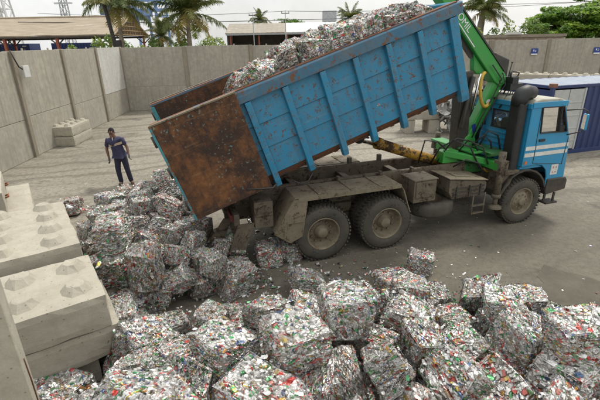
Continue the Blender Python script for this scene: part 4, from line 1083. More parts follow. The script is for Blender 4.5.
#            alu wht red grn blu yel drk
WTS = [(5, 5, 2.0, 1.5, .55, .8, .6), (7, 4, 1.1, .8, .6, .6, .9), (4, 4, 3.2, 1.1, .4, .8, .6), (5, 5, 1.4, 2.5, .4, .7, .6)]
PROTO = {}
def bale_mesh(kind, tone):
    if (kind, tone) not in PROTO: PROTO[(kind, tone)] = make_bale_mesh(100+kind*7+tone*31, DIMS[kind], WTS[tone])
    return PROTO[(kind, tone)]
BALES = [
('left', 4, 1, 0.654, (-4.407, 7.489, 0.137), (0.0, -0.992, 0.129, -0.0)),
('left', 3, 3, 0.752, (-4.12, 7.209, 0.158), (0.0, 0.435, -0.9, -0.0)),
('left', 3, 0, 0.631, (-3.909, 6.897, 0.132), (0.0, -0.942, 0.336, 0.0)),
('left', 4, 0, 0.65, (-3.424, 6.038, 0.489), (0.0, -0.88, 0.474, 0.0)),
('left', 2, 0, 0.749, (-2.48, 8.814, 0.15), (0.0, 0.944, -0.33, -0.0)),
('left', 4, 2, 0.59, (-1.733, 7.037, 0.148), (0.003, -0.707, 0.003, 0.707)),
('left', 4, 0, 0.747, (-1.572, 7.33, 0.157), (0.0, -0.004, -1.0, 0.0)),
('left', 1, 0, 0.683, (-1.707, 7.727, 0.15), (0.0, 0.507, 0.862, -0.0)),
('left', 4, 0, 0.827, (-1.148, 6.376, 0.174), (0.689, -0.0, 0.0, -0.725)),
('left', 0, 1, 0.633, (-4.329, 7.531, 0.46), (0.198, 0.181, 0.685, 0.678)),
('left', 1, 0, 0.724, (-4.253, 8.011, 0.481), (0.0, -0.993, 0.122, 0.0)),
('left', 3, 0, 0.635, (-3.815, 6.751, 0.469), (0.537, 0.472, 0.498, 0.49)),
('left', 3, 1, 0.782, (-3.889, 7.215, 0.48), (0.956, 0.0, 0.0, -0.293)),
('left', 3, 2, 0.65, (-3.529, 6.423, 0.514), (0.676, -0.732, 0.028, -0.079)),
('left', 1, 0, 0.706, (-3.184, 8.918, 0.639), (0.064, -0.276, -0.042, -0.958)),
('left', 3, 1, 0.691, (-3.112, 6.535, 0.602), (0.59, 0.41, 0.495, 0.488)),
('left', 1, 2, 0.752, (-2.817, 8.957, 0.529), (0.141, -0.661, -0.71, 0.196)),
('left', 4, 3, 0.717, (-2.407, 6.082, 0.605), (0.735, -0.113, -0.656, -0.127)),
('left', 4, 3, 0.649, (-2.325, 6.494, 0.531), (0.073, 0.826, 0.554, -0.074)),
('left', 2, 3, 0.817, (-1.922, 6.452, 0.607), (0.621, 0.049, 0.706, -0.335)),
('left', 3, 2, 0.837, (-2.051, 7.352, 0.496), (0.0, 1.0, -0.027, 0.0)),
('left', 1, 0, 0.815, (-2.195, 7.812, 0.478), (0.045, 0.674, 0.736, -0.041)),
('left', 4, 0, 0.66, (-4.363, 12.254, 0.145), (0.621, 0.621, 0.338, 0.338)),
('left', 4, 1, 0.775, (-1.428, 5.801, 0.598), (0.634, 0.313, 0.634, -0.313)),
('left', 1, 3, 0.627, (-1.741, 6.142, 0.542), (0.893, -0.004, -0.002, 0.45)),
('left', 0, 0, 0.694, (-1.473, 6.833, 0.163), (0.662, 0.662, 0.248, 0.248)),
('left', 1, 3, 0.821, (-4.522, 6.927, 0.32), (0.049, 0.862, 0.378, -0.333)),
('left', 0, 1, 0.653, (-3.98, 7.467, 0.827), (0.697, 0.078, -0.104, 0.705)),
('left', 3, 0, 0.782, (-3.928, 7.925, 0.948), (0.856, 0.114, 0.004, 0.505)),
('left', 0, 0, 0.706, (-3.922, 8.448, 0.75), (0.445, 0.864, -0.231, 0.053)),
('left', 0, 0, 0.772, (-3.606, 7.544, 0.868), (0.705, 0.122, 0.021, 0.698)),
('left', 0, 1, 0.675, (-3.53, 8.319, 0.844), (0.134, -0.113, 0.665, 0.726)),
('left', 0, 0, 0.694, (-3.614, 8.778, 0.827), (0.695, -0.263, 0.595, 0.308)),
('left', 2, 3, 0.684, (-3.221, 6.549, 1.211), (0.617, -0.768, -0.159, 0.06)),
('left', 1, 0, 0.638, (-3.188, 6.488, 0.921), (0.079, -0.07, 0.989, -0.1)),
('left', 1, 1, 0.755, (-3.014, 6.897, 0.862), (0.172, 0.695, -0.662, 0.22)),
('left', 3, 2, 0.647, (-3.247, 7.296, 0.818), (0.005, -0.078, -0.084, -0.993)),
('left', 4, 3, 0.743, (-2.985, 8.114, 0.785), (0.498, -0.359, 0.769, -0.177)),
('left', 3, 1, 0.819, (-2.862, 8.638, 0.891), (0.162, -0.003, 0.535, -0.829)),
('left', 4, 0, 0.804, (-2.715, 6.373, 0.725), (0.427, 0.593, 0.649, 0.213)),
('left', 2, 1, 0.845, (-2.547, 6.882, 0.788), (0.596, 0.291, -0.557, -0.499)),
('left', 4, 0, 0.678, (-2.884, 7.307, 0.779), (0.0, -0.0, -0.015, -1.0)),
('left', 2, 3, 0.605, (-2.417, 8.196, 0.707), (0.421, 0.613, -0.204, -0.637)),
('left', 0, 1, 0.714, (-3.15, 8.861, 1.11), (0.737, -0.058, -0.229, -0.633)),
('left', 1, 0, 0.669, (-2.046, 5.964, 0.692), (0.175, -0.216, -0.457, 0.845)),
('left', 1, 0, 0.67, (-2.27, 6.511, 0.821), (0.449, 0.343, -0.632, -0.529)),
('left', 2, 0, 0.72, (-2.081, 6.886, 0.789), (0.562, -0.0, 0.0, -0.827)),
('left', 1, 3, 0.617, (-2.243, 7.422, 0.813), (0.522, 0.522, -0.477, -0.477)),
('left', 3, 1, 0.671, (-1.927, 5.594, 0.466), (0.182, -0.934, -0.176, -0.252)),
('left', 1, 3, 0.672, (-1.214, 6.719, 0.465), (0.574, -0.401, 0.704, -0.12)),
('left', 0, 1, 0.692, (-1.406, 7.118, 0.47), (0.845, -0.007, -0.024, -0.535)),
('left', 1, 2, 0.795, (-5.727, 6.768, 0.175), (0.569, 0.0, 0.0, -0.822)),
('left', 2, 2, 0.775, (-4.681, 10.24, 0.233), (0.691, -0.151, 0.691, 0.151)),
('left', 3, 3, 0.71, (-3.208, 7.653, 1.07), (0.011, -0.122, -0.007, 0.992)),
('left', 2, 0, 0.673, (-3.168, 8.005, 1.091), (0.345, -0.361, 0.557, 0.663)),
('left', 0, 2, 0.824, (-2.449, 7.092, 1.089), (0.022, 0.135, 0.174, 0.975)),
('left', 1, 0, 0.623, (-3.042, 7.221, 1.091), (0.24, 0.125, -0.705, -0.656)),
('left', 4, 3, 0.641, (-2.755, 7.49, 1.055), (0.596, 0.475, -0.506, -0.404)),
('left', 3, 0, 0.638, (-1.436, 6.501, 0.524), (0.437, -0.703, 0.398, -0.396)),
('left', 3, 1, 0.962, (-1.674, 5.896, 0.202), (0.0, -0.37, -0.929, 0.0)),
('left', 1, 3, 1.083, (-2.97, 5.753, 0.656), (0.714, -0.0, -0.0, 0.7)),
('left', 1, 1, 1.017, (-2.406, 5.523, 0.234), (0.7, 0.7, 0.1, 0.1)),
('left', 0, 1, 0.976, (-2.331, 6.126, 0.205), (0.0, -0.775, -0.632, 0.0)),
('left', 3, 3, 0.993, (-2.997, 5.874, 1.163), (0.707, 0.008, -0.707, 0.008)),
('left', 0, 0, 1.074, (-2.406, 5.513, 0.769), (0.158, 0.689, 0.158, -0.689)),
('front', 1, 2, 0.945, (-2.492, 3.297, 0.208), (0.0, 0.634, 0.773, -0.0)),
('front', 4, 1, 0.94, (-1.938, 3.847, 0.197), (0.992, -0.0, -0.0, -0.123)),
('front', 0, 3, 0.897, (-1.933, 4.284, 0.211), (0.702, 0.702, -0.088, -0.088)),
('front', 3, 0, 0.826, (-1.176, 4.325, 0.587), (0.69, -0.69, 0.153, -0.153)),
('front', 2, 3, 0.924, (-1.099, 4.847, 0.185), (0.776, -0.0, -0.0, 0.631)),
('front', 1, 0, 1.008, (-0.663, 4.119, 0.232), (0.589, 0.589, 0.392, 0.392)),
('front', 3, 3, 1.002, (-0.623, 4.682, 0.21), (0.0, 0.824, 0.567, -0.0)),
('front', 4, 3, 1.006, (-0.257, 3.936, 0.211), (0.834, -0.0, 0.0, 0.551)),
('front', 4, 0, 1.118, (0.033, 4.834, 0.316), (0.729, -0.16, 0.143, -0.65)),
('front', 3, 3, 0.976, (0.463, 3.365, 0.205), (0.055, -0.0, -0.0, -0.999)),
('front', 2, 2, 1.126, (0.914, 4.028, 0.225), (0.0, -0.033, 0.999, 0.0)),
('front', 1, 0, 0.959, (0.806, 5.138, 0.22), (0.662, 0.662, -0.249, -0.249)),
('front', 1, 2, 1.097, (1.493, 3.141, 0.241), (0.0, -0.797, 0.604, 0.0)),
('front', 2, 1, 0.911, (1.39, 3.645, 0.209), (0.134, 0.134, -0.694, -0.694)),
('front', 4, 0, 1.08, (1.51, 5.607, 0.238), (0.091, 0.091, -0.701, -0.701)),
('front', 1, 2, 1.15, (2.3, 3.649, 0.253), (0.909, 0.0, 0.0, 0.417)),
('front', 1, 1, 0.906, (2.547, 4.142, 0.199), (0.0, -0.417, 0.909, -0.0)),
('front', 1, 0, 1.213, (1.586, 4.984, 0.267), (0.183, -0.0, 0.0, -0.983)),
('front', 4, 3, 0.877, (2.068, 5.31, 0.193), (0.384, -0.384, -0.593, 0.593)),
('front', 0, 1, 0.956, (2.726, 4.667, 0.201), (0.041, -0.0, -0.0, 0.999)),
('front', 1, 1, 1.178, (2.707, 5.245, 0.271), (0.444, 0.444, -0.55, -0.55)),
('front', 4, 0, 1.043, (3.772, 4.087, 0.219), (0.0, 0.945, 0.326, 0.0)),
('front', 3, 0, 1.078, (3.434, 4.416, 0.27), (0.671, 0.671, 0.223, 0.223)),
('front', 0, 0, 1.033, (3.237, 5.033, 0.243), (0.701, 0.701, -0.093, -0.093)),
('front', 0, 0, 1.124, (4.991, 4.256, 0.236), (0.28, 0.0, -0.0, 0.96)),
('front', 0, 0, 0.954, (-2.34, 2.681, 0.711), (0.15, 0.166, -0.688, -0.69)),
('front', 2, 2, 0.849, (-1.331, 3.754, 0.581), (0.053, -0.477, 0.872, -0.097)),
('front', 0, 1, 1.101, (-0.724, 2.998, 0.594), (0.063, 0.989, 0.119, -0.062)),
('front', 4, 1, 0.983, (-0.765, 3.531, 0.658), (0.555, 0.555, -0.439, -0.439)),
('front', 3, 2, 0.993, (0.041, 3.079, 0.766), (0.487, 0.487, 0.513, 0.513)),
('front', 4, 3, 1.012, (-0.087, 3.741, 0.69), (0.736, 0.609, 0.207, 0.21)),
('front', 3, 0, 0.83, (-0.451, 4.474, 0.623), (0.055, 0.937, -0.344, -0.002)),
('front', 3, 2, 0.983, (1.088, 2.817, 0.549), (0.341, -0.635, 0.67, -0.18)),
('front', 0, 2, 0.991, (2.003, 3.175, 0.56), (0.768, 0.391, -0.087, -0.5)),
('front', 2, 2, 0.835, (0.823, 3.819, 0.642), (0.19, 0.19, 0.681, 0.681)),
('front', 3, 1, 0.896, (0.371, 4.084, 0.619), (0.047, 0.284, 0.957, 0.017)),
('front', 4, 1, 1.062, (1.332, 4.26, 0.666), (0.162, 0.034, -0.682, 0.713)),
('front', 1, 3, 1.023, (1.99, 4.552, 0.278), (0.081, -0.202, 0.678, -0.702)),
('front', 2, 1, 1.17, (2.739, 3.225, 0.71), (0.176, 0.176, -0.685, -0.685)),
('front', 2, 3, 0.937, (2.553, 3.763, 0.722), (0.543, 0.543, -0.453, -0.453)),
('front', 0, 3, 0.89, (2.683, 4.447, 0.611), (0.7, 0.701, -0.095, -0.095)),
('front', 3, 0, 1.109, (3.488, 3.08, 0.694), (0.808, 0.0, 0.0, -0.589)),
('front', 4, 1, 0.967, (3.172, 3.672, 0.65), (0.18, 0.173, -0.69, -0.68)),
('front', 3, 1, 1.055, (4.163, 3.181, 0.724), (0.692, 0.689, 0.154, 0.152)),
('front', 1, 1, 1.078, (3.859, 3.64, 0.654), (0.825, 0.02, 0.062, -0.562)),
('front', 0, 0, 0.782, (-1.689, 2.554, 1.054), (0.651, -0.355, -0.605, -0.29)),
('front', 1, 3, 0.899, (-1.137, 2.934, 1.001), (0.374, 0.292, 0.858, 0.196)),
('front', 0, 0, 0.936, (-0.79, 3.317, 1.07), (0.916, -0.0, 0.0, -0.401)),
('front', 0, 0, 1.033, (-0.089, 3.223, 1.231), (0.575, -0.0, 0.0, 0.818)),
('front', 0, 2, 0.916, (1.835, 2.596, 0.586), (0.519, -0.48, -0.519, -0.48)),
('front', 1, 1, 0.902, (0.444, 3.288, 0.644), (0.706, 0.042, -0.706, 0.042)),
('front', 2, 3, 0.986, (0.499, 3.856, 1.111), (0.706, 0.688, 0.164, 0.037)),
('front', 0, 1, 0.903, (2.325, 2.686, 0.713), (0.202, 0.678, -0.202, 0.678)),
('front', 0, 0, 0.962, (1.367, 3.675, 0.708), (0.111, -0.706, -0.046, -0.698)),
('front', 1, 0, 0.892, (1.46, 4.679, 0.739), (0.704, 0.704, -0.068, -0.068)),
('front', 1, 0, 0.819, (2.986, 2.783, 0.468), (0.495, -0.793, 0.27, 0.233)),
('front', 2, 0, 0.949, (2.782, 3.303, 1.169), (0.0, 0.001, -1.0, 0.0)),
('front', 3, 3, 0.847, (1.876, 3.95, 0.496), (0.584, -0.081, 0.662, 0.463)),
('front', 1, 1, 0.951, (-1.253, 2.384, 1.303), (0.648, 0.576, 0.477, 0.143)),
('front', 2, 0, 1.123, (-0.338, 2.615, 1.071), (0.043, 0.959, -0.279, -0.016)),
('front', 1, 1, 0.975, (0.588, 2.452, 0.697), (0.077, -0.895, 0.434, -0.076)),
('front', 3, 1, 0.844, (0.85, 3.19, 0.899), (0.444, -0.456, 0.203, -0.744)),
('front', 1, 3, 0.976, (1.515, 3.142, 0.803), (0.466, 0.211, 0.32, 0.797)),
('front', 4, 0, 0.918, (0.784, 4.525, 0.676), (0.53, 0.468, 0.53, -0.468)),
('load', 0, 3, 0.964, (1.84, -0.904, 1.387), (0.969, -0.0, -0.247, 0.0)),
('load', 0, 2, 0.899, (1.66, -0.114, 1.46), (0.706, 0.586, -0.386, 0.097)),
('load', 4, 3, 0.855, (1.733, -0.934, 1.623), (0.171, 0.179, 0.686, -0.684)),
('load', 4, 3, 0.985, (2.864, -0.857, 1.677), (0.066, -0.137, -0.634, -0.758)),
('load', 0, 3, 0.924, (3.029, -0.867, 0.694), (0.708, 0.0, 0.0, 0.706)),
('load', 1, 1, 0.953, (3.523, -0.866, 0.71), (0.715, 0.0, 0.0, 0.699)),
('load', 4, 0, 0.952, (2.095, -0.476, 1.545), (0.931, 0.192, 0.222, -0.216)),
('load', 3, 1, 0.864, (2.668, 0.118, 1.599), (0.498, -0.527, 0.524, 0.448)),
('load', 4, 3, 0.882, (3.408, -0.92, 1.527), (0.999, 0.0, -0.001, -0.036)),
('load', 1, 2, 0.992, (4.084, -0.902, 1.146), (1.0, 0.0, -0.009, -0.0)),
('load', 0, 1, 0.952, (4.022, -0.01, 1.581), (0.676, -0.217, 0.162, 0.686)),
('load', 1, 3, 0.924, (5.209, -0.408, 1.424), (0.945, 0.328, 0.002, 0.0)),
('load', 1, 0, 0.86, (5.224, -0.133, 1.473), (0.9, -0.436, 0.003, 0.006)),
('load', 0, 1, 0.938, (2.469, -0.84, 1.58), (0.696, 0.192, 0.667, -0.184)),
('load', 3, 0, 0.966, (2.676, -0.34, 1.613), (0.728, 0.033, 0.685, -0.012)),
('load', 3, 0, 0.872, (2.972, -0.869, 1.52), (0.732, -0.003, 0.002, 0.681)),
('load', 3, 2, 0.832, (3.187, 0.025, 1.67), (0.989, 0.127, -0.008, 0.081)),
('load', 4, 3, 0.955, (2.698, 0.537, 1.577), (0.494, -0.507, 0.482, 0.516)),
('load', 2, 0, 0.975, (2.686, 0.681, 1.546), (0.707, 0.007, -0.008, 0.707)),
('load', 4, 0, 0.983, (3.39, -0.868, 1.741), (0.706, 0.032, -0.025, 0.707)),
('load', 1, 0, 0.842, (3.829, -0.464, 1.699), (1.0, 0.006, -0.007, 0.0)),
('load', 4, 3, 0.902, (4.061, 0.07, 1.596), (0.542, -0.191, 0.202, 0.793)),
('load', 3, 1, 0.944, (3.898, -0.894, 1.702), (0.999, 0.0, -0.037, 0.0)),
('load', 4, 1, 1.011, (3.642, 0.896, 1.564), (1.0, -0.0, -0.011, 0.002)),
('load', 4, 3, 0.95, (4.411, -0.92, 1.56), (0.998, 0.0, 0.061, 0.0)),
('load', 4, 0, 0.943, (5.179, 0.21, 1.477), (0.554, -0.439, -0.168, -0.687)),
('load', 4, 3, 0.92, (4.121, 0.834, 1.543), (0.677, -0.152, 0.209, 0.689)),
('load', 2, 0, 0.966, (4.849, -0.783, 1.54), (0.486, -0.218, -0.514, 0.673)),
('load', 0, 1, 0.971, (5.204, 0.858, 1.495), (0.548, -0.447, -0.447, 0.548)),
('load', 0, 2, 0.834, (4.693, 0.808, 1.52), (0.706, -0.29, -0.229, 0.604)),
('load', 0, 0, 0.954, (3.292, -0.372, 1.668), (0.788, -0.61, -0.063, 0.051)),
('load', 1, 2, 0.964, (2.698, 0.094, 1.603), (0.462, -0.557, 0.521, 0.452)),
('load', 2, 0, 0.916, (2.203, 0.919, 1.386), (0.658, -0.0, -0.753, 0.0)),
('load', 0, 0, 0.83, (3.101, 0.897, 1.619), (0.707, -0.01, -0.006, 0.707)),
('load', 2, 0, 0.938, (2.215, 0.388, 1.492), (0.634, 0.31, -0.426, -0.565)),
('load', 4, 3, 0.97, (4.574, 0.881, 1.442), (0.613, -0.703, -0.28, -0.228)),
('load', 4, 1, 0.972, (4.754, -0.199, 1.583), (0.658, 0.106, 0.064, 0.743)),
('solo', 0, 2, 0.92, (-5.769, 9.536, 0.193), (1.0, 0.0, 0.0, 0.025)),
('solo', 2, 0, 0.86, (-2.478, 5.639, 0.172), (0.975, 0.0, 0.0, 0.223)),
('solo', 4, 2, 0.95, (-0.61, 6.858, 0.2), (0.989, 0.0, 0.0, 0.149)),
('solo', 4, 3, 0.88, (-0.232, 7.03, 0.185), (0.992, 0.0, 0.0, 0.125)),
('solo', 3, 0, 0.95, (0.106, 5.802, 0.2), (0.998, 0.0, 0.0, 0.06)),
('solo', 1, 0, 0.86, (2.152, 6.451, 0.189), (0.985, 0.0, 0.0, -0.174)),
('solo', 3, 1, 1.02, (-1.114, 5.974, 0.214), (0.962, 0.0, 0.0, 0.272)),
('solo', 2, 3, 0.98, (-2.739, 3.534, 0.3), (0.989, 0.0, 0.0, -0.149)),
('front', 3, 2, 0.84, (-2.717, 5.285, 0.2), (0.869, -0.015, 0.134, 0.476)),
('front', 3, 0, 0.85, (-2.456, 4.802, 0.2), (0.45, 0.107, 0.089, 0.882)),
('front', 1, 0, 0.916, (-1.94, 4.396, 0.2), (0.976, -0.124, 0.081, 0.161)),
('front', 2, 1, 0.901, (-1.867, 4.698, 0.2), (0.987, -0.002, -0.094, 0.129)),
('front', 2, 1, 0.859, (-2.419, 4.511, 0.56), (0.486, -0.027, -0.002, 0.874)),
('front', 0, 3, 0.808, (-2.095, 4.085, 0.58), (0.994, -0.078, 0.069, 0.041)),
('front', 3, 0, 0.945, (-1.888, 4.091, 0.57), (0.945, 0.145, 0.048, 0.288)),
('front', 1, 2, 0.801, (-2.237, 4.092, 0.2), (0.994, 0.095, 0.058, 0.021)),
('front', 0, 3, 0.881, (-1.645, 3.701, 0.55), (0.958, 0.001, 0.034, 0.284)),
('front', 0, 1, 0.826, (-1.795, 3.501, 0.6), (0.973, -0.161, -0.154, 0.054))]
LABELS = [
'dull silver can bale, first from left, fifth row of the tail heap',
'green flecked can bale, second from left, fourth row of the tail heap',
'mixed colour can bale, third from left, fourth row of the tail heap',
'mixed colour can bale, first from left, nearest row of the tail heap',
'mixed colour can bale, tenth from left, farthest row of the tail heap',
'red flecked can bale, ninth from left, fourth row of the tail heap',
'mixed colour can bale, ninth from left, fifth row of the tail heap',
'mixed colour can bale, ninth from left, sixth row of the tail heap',
'mixed colour can bale, ninth from left, second row of the tail heap',
'dull silver can bale, second from left, fifth row of the tail heap',
'mixed colour can bale, first from left, sixth row of the tail heap',
'mixed colour can bale, second from left, third row of the tail heap',
'dull silver can bale, fourth from left, fourth row of the tail heap',
'red flecked can bale, first from left, second row of the tail heap',
'tilted mixed colour can bale, sixth from left, farthest row of the tail heap',
'dull silver can bale, fourth from left, third row of the tail heap',
'tilted red flecked can bale, ninth from left, farthest row of the tail heap',
'green flecked can bale, fourth from left, second row of the tail heap',
'green flecked can bale, sixth from left, second row of the tail heap',
'tilted green flecked can bale, seventh from left, second row of the tail heap',
'red flecked can bale, eighth from left, fifth row of the tail heap',
'mixed colour can bale, eighth from left, sixth row of the tail heap',
'mixed colour can bale, fifth from left, farthest row of the tail heap',
'dull silver can bale, ninth from left, nearest row of the tail heap',
'green flecked can bale, eighth from left, second row of the tail heap',
'mixed colour can bale, eighth from left, third row of the tail heap',
'tilted green flecked can bale, first from left, fourth row of the tail heap',
'dull silver can bale, third from left, fifth row of the tail heap',
'mixed colour can bale, second from left, sixth row of the tail heap',
'tilted mixed colour can bale, second from left, farthest row of the tail heap',
'mixed colour can bale, third from left, sixth row of the tail heap',
'dull silver can bale, third from left, farthest row of the tail heap',
'mixed colour can bale, fourth from left, farthest row of the tail heap',
'green flecked can bale, third from left, third row of the tail heap',
'mixed colour can bale, second from left, second row of the tail heap',
'tilted dull silver can bale, fifth from left, fourth row of the tail heap',
'red flecked can bale, fourth from left, fifth row of the tail heap',
'tilted green flecked can bale, sixth from left, sixth row of the tail heap',
'tilted dull silver can bale, eighth from left, farthest row of the tail heap',
'tilted mixed colour can bale, third from left, second row of the tail heap',
'tilted dull silver can bale, fifth from left, third row of the tail heap',
'mixed colour can bale, fifth from left, fifth row of the tail heap',
'tilted green flecked can bale, seventh from left, sixth row of the tail heap',
'tilted dull silver can bale, seventh from left, farthest row of the tail heap',
'tilted mixed colour can bale, sixth from left, nearest row of the tail heap',
'mixed colour can bale, sixth from left, third row of the tail heap',
'mixed colour can bale, eighth from left, fourth row of the tail heap',
'green flecked can bale, seventh from left, fifth row of the tail heap',
'tilted dull silver can bale, seventh from left, nearest row of the tail heap',
'tilted green flecked can bale, ninth from left, third row of the tail heap',
'dull silver can bale, tenth from left, fourth row of the tail heap',
'red flecked can bale, first from left, third row of the tail heap',
'red flecked can bale, first from left, farthest row of the tail heap',
'green flecked can bale, fourth from left, sixth row of the tail heap',
'tilted mixed colour can bale, fifth from left, sixth row of the tail heap',
'tilted red flecked can bale, seventh from left, fourth row of the tail heap',
'mixed colour can bale, sixth from left, fourth row of the tail heap',
'green flecked can bale, sixth from left, fifth row of the tail heap',
'tilted mixed colour can bale, seventh from left, third row of the tail heap',
'dull silver can bale, eighth from left, nearest row of the tail heap',
'green flecked can bale, third from left, nearest row of the tail heap',
'dull silver can bale, fifth from left, nearest row of the tail heap',
'dull silver can bale, fifth from left, second row of the tail heap',
'green flecked can bale, second from left, nearest row of the tail heap',
'mixed colour can bale, fourth from left, nearest row of the tail heap',
'red flecked can bale, first from left, third row of the foreground heap',
'dull silver can bale, third from left, fifth row of the foreground heap',
'green flecked can bale, second from left, sixth row of the foreground heap',
'mixed colour can bale, fourth from left, sixth row of the foreground heap',
'green flecked can bale, third from left, farthest row of the foreground heap',
'mixed colour can bale, fifth from left, sixth row of the foreground heap',
'green flecked can bale, third from left, seventh row of the foreground heap',
'green flecked can bale, fourth from left, fifth row of the foreground heap',
'tilted mixed colour can bale, fourth from left, farthest row of the foreground heap',
'green flecked can bale, seventh from left, third row of the foreground heap',
'red flecked can bale, seventh from left, fifth row of the foreground heap',
'mixed colour can bale, fifth from left, farthest row of the foreground heap',
'red flecked can bale, fifth from left, second row of the foreground heap',
'dull silver can bale, fifth from left, fourth row of the foreground heap',
'mixed colour can bale, sixth from left, farthest row of the foreground heap',
'red flecked can bale, ninth from left, fourth row of the foreground heap',
'dull silver can bale, seventh from left, sixth row of the foreground heap',
'mixed colour can bale, seventh from left, farthest row of the foreground heap',
'green flecked can bale, eighth from left, farthest row of the foreground heap',
'dull silver can bale, eighth from left, seventh row of the foreground heap',
'dull silver can bale, ninth from left, farthest row of the foreground heap',
'mixed colour can bale, ninth from left, fifth row of the foreground heap',
'mixed colour can bale, ninth from left, sixth row of the foreground heap',
'mixed colour can bale, tenth from left, farthest row of the foreground heap',
'mixed colour can bale, eighth from left, sixth row of the foreground heap',
'mixed colour can bale, first from left, nearest row of the foreground heap',
'red flecked can bale, second from left, fourth row of the foreground heap',
'dull silver can bale, second from left, second row of the foreground heap',
'dull silver can bale, fourth from left, third row of the foreground heap',
'red flecked can bale, third from left, second row of the foreground heap',
'green flecked can bale, third from left, fourth row of the foreground heap',
'mixed colour can bale, fourth from left, seventh row of the foreground heap',
'tilted red flecked can bale, sixth from left, nearest row of the foreground heap',
'tilted red flecked can bale, eighth from left, second row of the foreground heap',
'red flecked can bale, fourth from left, fourth row of the foreground heap',
'dull silver can bale, fifth from left, fifth row of the foreground heap',
'dull silver can bale, sixth from left, sixth row of the foreground heap',
'green flecked can bale, seventh from left, seventh row of the foreground heap',
'dull silver can bale, eighth from left, third row of the foreground heap',
'green flecked can bale, tenth from left, fourth row of the foreground heap',
'green flecked can bale, ninth from left, seventh row of the foreground heap',
'mixed colour can bale, seventh from left, second row of the foreground heap',
'dull silver can bale, seventh from left, fourth row of the foreground heap',
'dull silver can bale, ninth from left, second row of the foreground heap',
'dull silver can bale, eighth from left, fourth row of the foreground heap',
'mixed colour can bale, second from left, nearest row of the foreground heap',
'tilted green flecked can bale, first from left, second row of the foreground heap',
'mixed colour can bale, third from left, third row of the foreground heap',
'mixed colour can bale, fifth from left, third row of the foreground heap',
'red flecked can bale, seventh from left, nearest row of the foreground heap',
'dull silver can bale, sixth from left, third row of the foreground heap',
'green flecked can bale, sixth from left, fifth row of the foreground heap',
'dull silver can bale, eighth from left, nearest row of the foreground heap',
'mixed colour can bale, sixth from left, fourth row of the foreground heap',
'mixed colour can bale, sixth from left, seventh row of the foreground heap',
'tilted mixed colour can bale, ninth from left, nearest row of the foreground heap',
'mixed colour can bale, ninth from left, third row of the foreground heap',
'tilted green flecked can bale, eighth from left, fifth row of the foreground heap',
'tilted dull silver can bale, third from left, nearest row of the foreground heap',
'mixed colour can bale, fourth from left, nearest row of the foreground heap',
'dull silver can bale, fifth from left, nearest row of the foreground heap',
'tilted dull silver can bale, fourth from left, second row of the foreground heap',
'tilted green flecked can bale, sixth from left, second row of the foreground heap',
'mixed colour can bale, fifth from left, seventh row of the foreground heap',
'tilted green flecked can bale, second from the tail, near side row of the container load',
'tilted red flecked can bale, first from the tail, third row of the container load',
'tilted green flecked can bale, first from the tail, near side row of the container load',
'green flecked can bale, fourth from the tail, second row of the container load',
'green flecked can bale, fourth from the tail, near side row of the container load',
'dull silver can bale, sixth from the tail, second row of the container load',
'tilted mixed colour can bale, first from the tail, second row of the container load',
'dull silver can bale, second from the tail, third row of the container load',
'green flecked can bale, sixth from the tail, near side row of the container load',
'red flecked can bale, eighth from the tail, near side row of the container load',
'tilted dull silver can bale, fifth from the tail, third row of the container load',
'tilted green flecked can bale, ninth from the tail, second row of the container load',
'tilted mixed colour can bale, ninth from the tail, third row of the container load',
'dull silver can bale, second from the tail, second row of the container load',
'mixed colour can bale, third from the tail, second row of the container load',
'mixed colour can bale, third from the tail, near side row of the container load',
'red flecked can bale, fourth from the tail, third row of the container load',
'green flecked can bale, fourth from the tail, far side row of the container load',
'mixed colour can bale, third from the tail, far side row of the container load',
'mixed colour can bale, fifth from the tail, near side row of the container load',
'mixed colour can bale, seventh from the tail, second row of the container load',
'tilted green flecked can bale, sixth from the tail, third row of the container load',
'dull silver can bale, seventh from the tail, near side row of the container load',
'dull silver can bale, sixth from the tail, far side row of the container load',
'green flecked can bale, ninth from the tail, near side row of the container load',
'tilted mixed colour can bale, eighth from the tail, third row of the container load',
'tilted green flecked can bale, seventh from the tail, far side row of the container load',
'tilted mixed colour can bale, eighth from the tail, second row of the container load',
'dull silver can bale, tenth from the tail, far side row of the container load',
'tilted red flecked can bale, ninth from the tail, far side row of the container load',
'mixed colour can bale, fifth from the tail, second row of the container load',
'red flecked can bale, third from the tail, third row of the container load',
'mixed colour can bale, first from the tail, far side row of the container load',
'mixed colour can bale, fifth from the tail, far side row of the container load',
'tilted mixed colour can bale, second from the tail, far side row of the container load',
'tilted green flecked can bale, eighth from the tail, far side row of the container load',
'dull silver can bale, seventh from the tail, third row of the container load',
'lone can bale lying on the pale floor beyond the studded blocks',
'low can bale on bare floor between the tail heap and the near block',
'upright can bale beside the rear truck wheel, left one of a pair',
'can bale touching the rear truck wheel, right one of a pair',
'square can bale standing on open floor in front of the rear wheels',
'small can bale at the back edge of the foreground heap, below the middle wheel',
'squat can bale at the right foot of the tail heap',
'can bale in the corner before the cracked block and the concrete post',
'red flecked can bale, first from left, farthest row of the foreground heap',
'mixed colour can bale, second from left, farthest row of the foreground heap',
'mixed colour can bale, third from left, sixth row of the foreground heap',
'dull silver can bale, second from left, seventh row of the foreground heap',
'dull silver can bale, first from left, seventh row of the foreground heap',
'green flecked can bale, first from left, fifth row of the foreground heap',
'mixed colour can bale, second from left, fifth row of the foreground heap',
'red flecked can bale, first from left, sixth row of the foreground heap',
'green flecked can bale, first from left, fourth row of the foreground heap',
'tilted dull silver can bale, second from left, third row of the foreground heap']
GROUPS = {'left': 'bales heaped behind the container tail', 'front': 'bales of the foreground heap', 'load': 'bales loaded in the tipped container', 'solo': 'single bales lying on the yard floor'}
SKIPM = Matrix.Translation(tail) @ skip.rotation_euler.to_matrix().to_4x4()
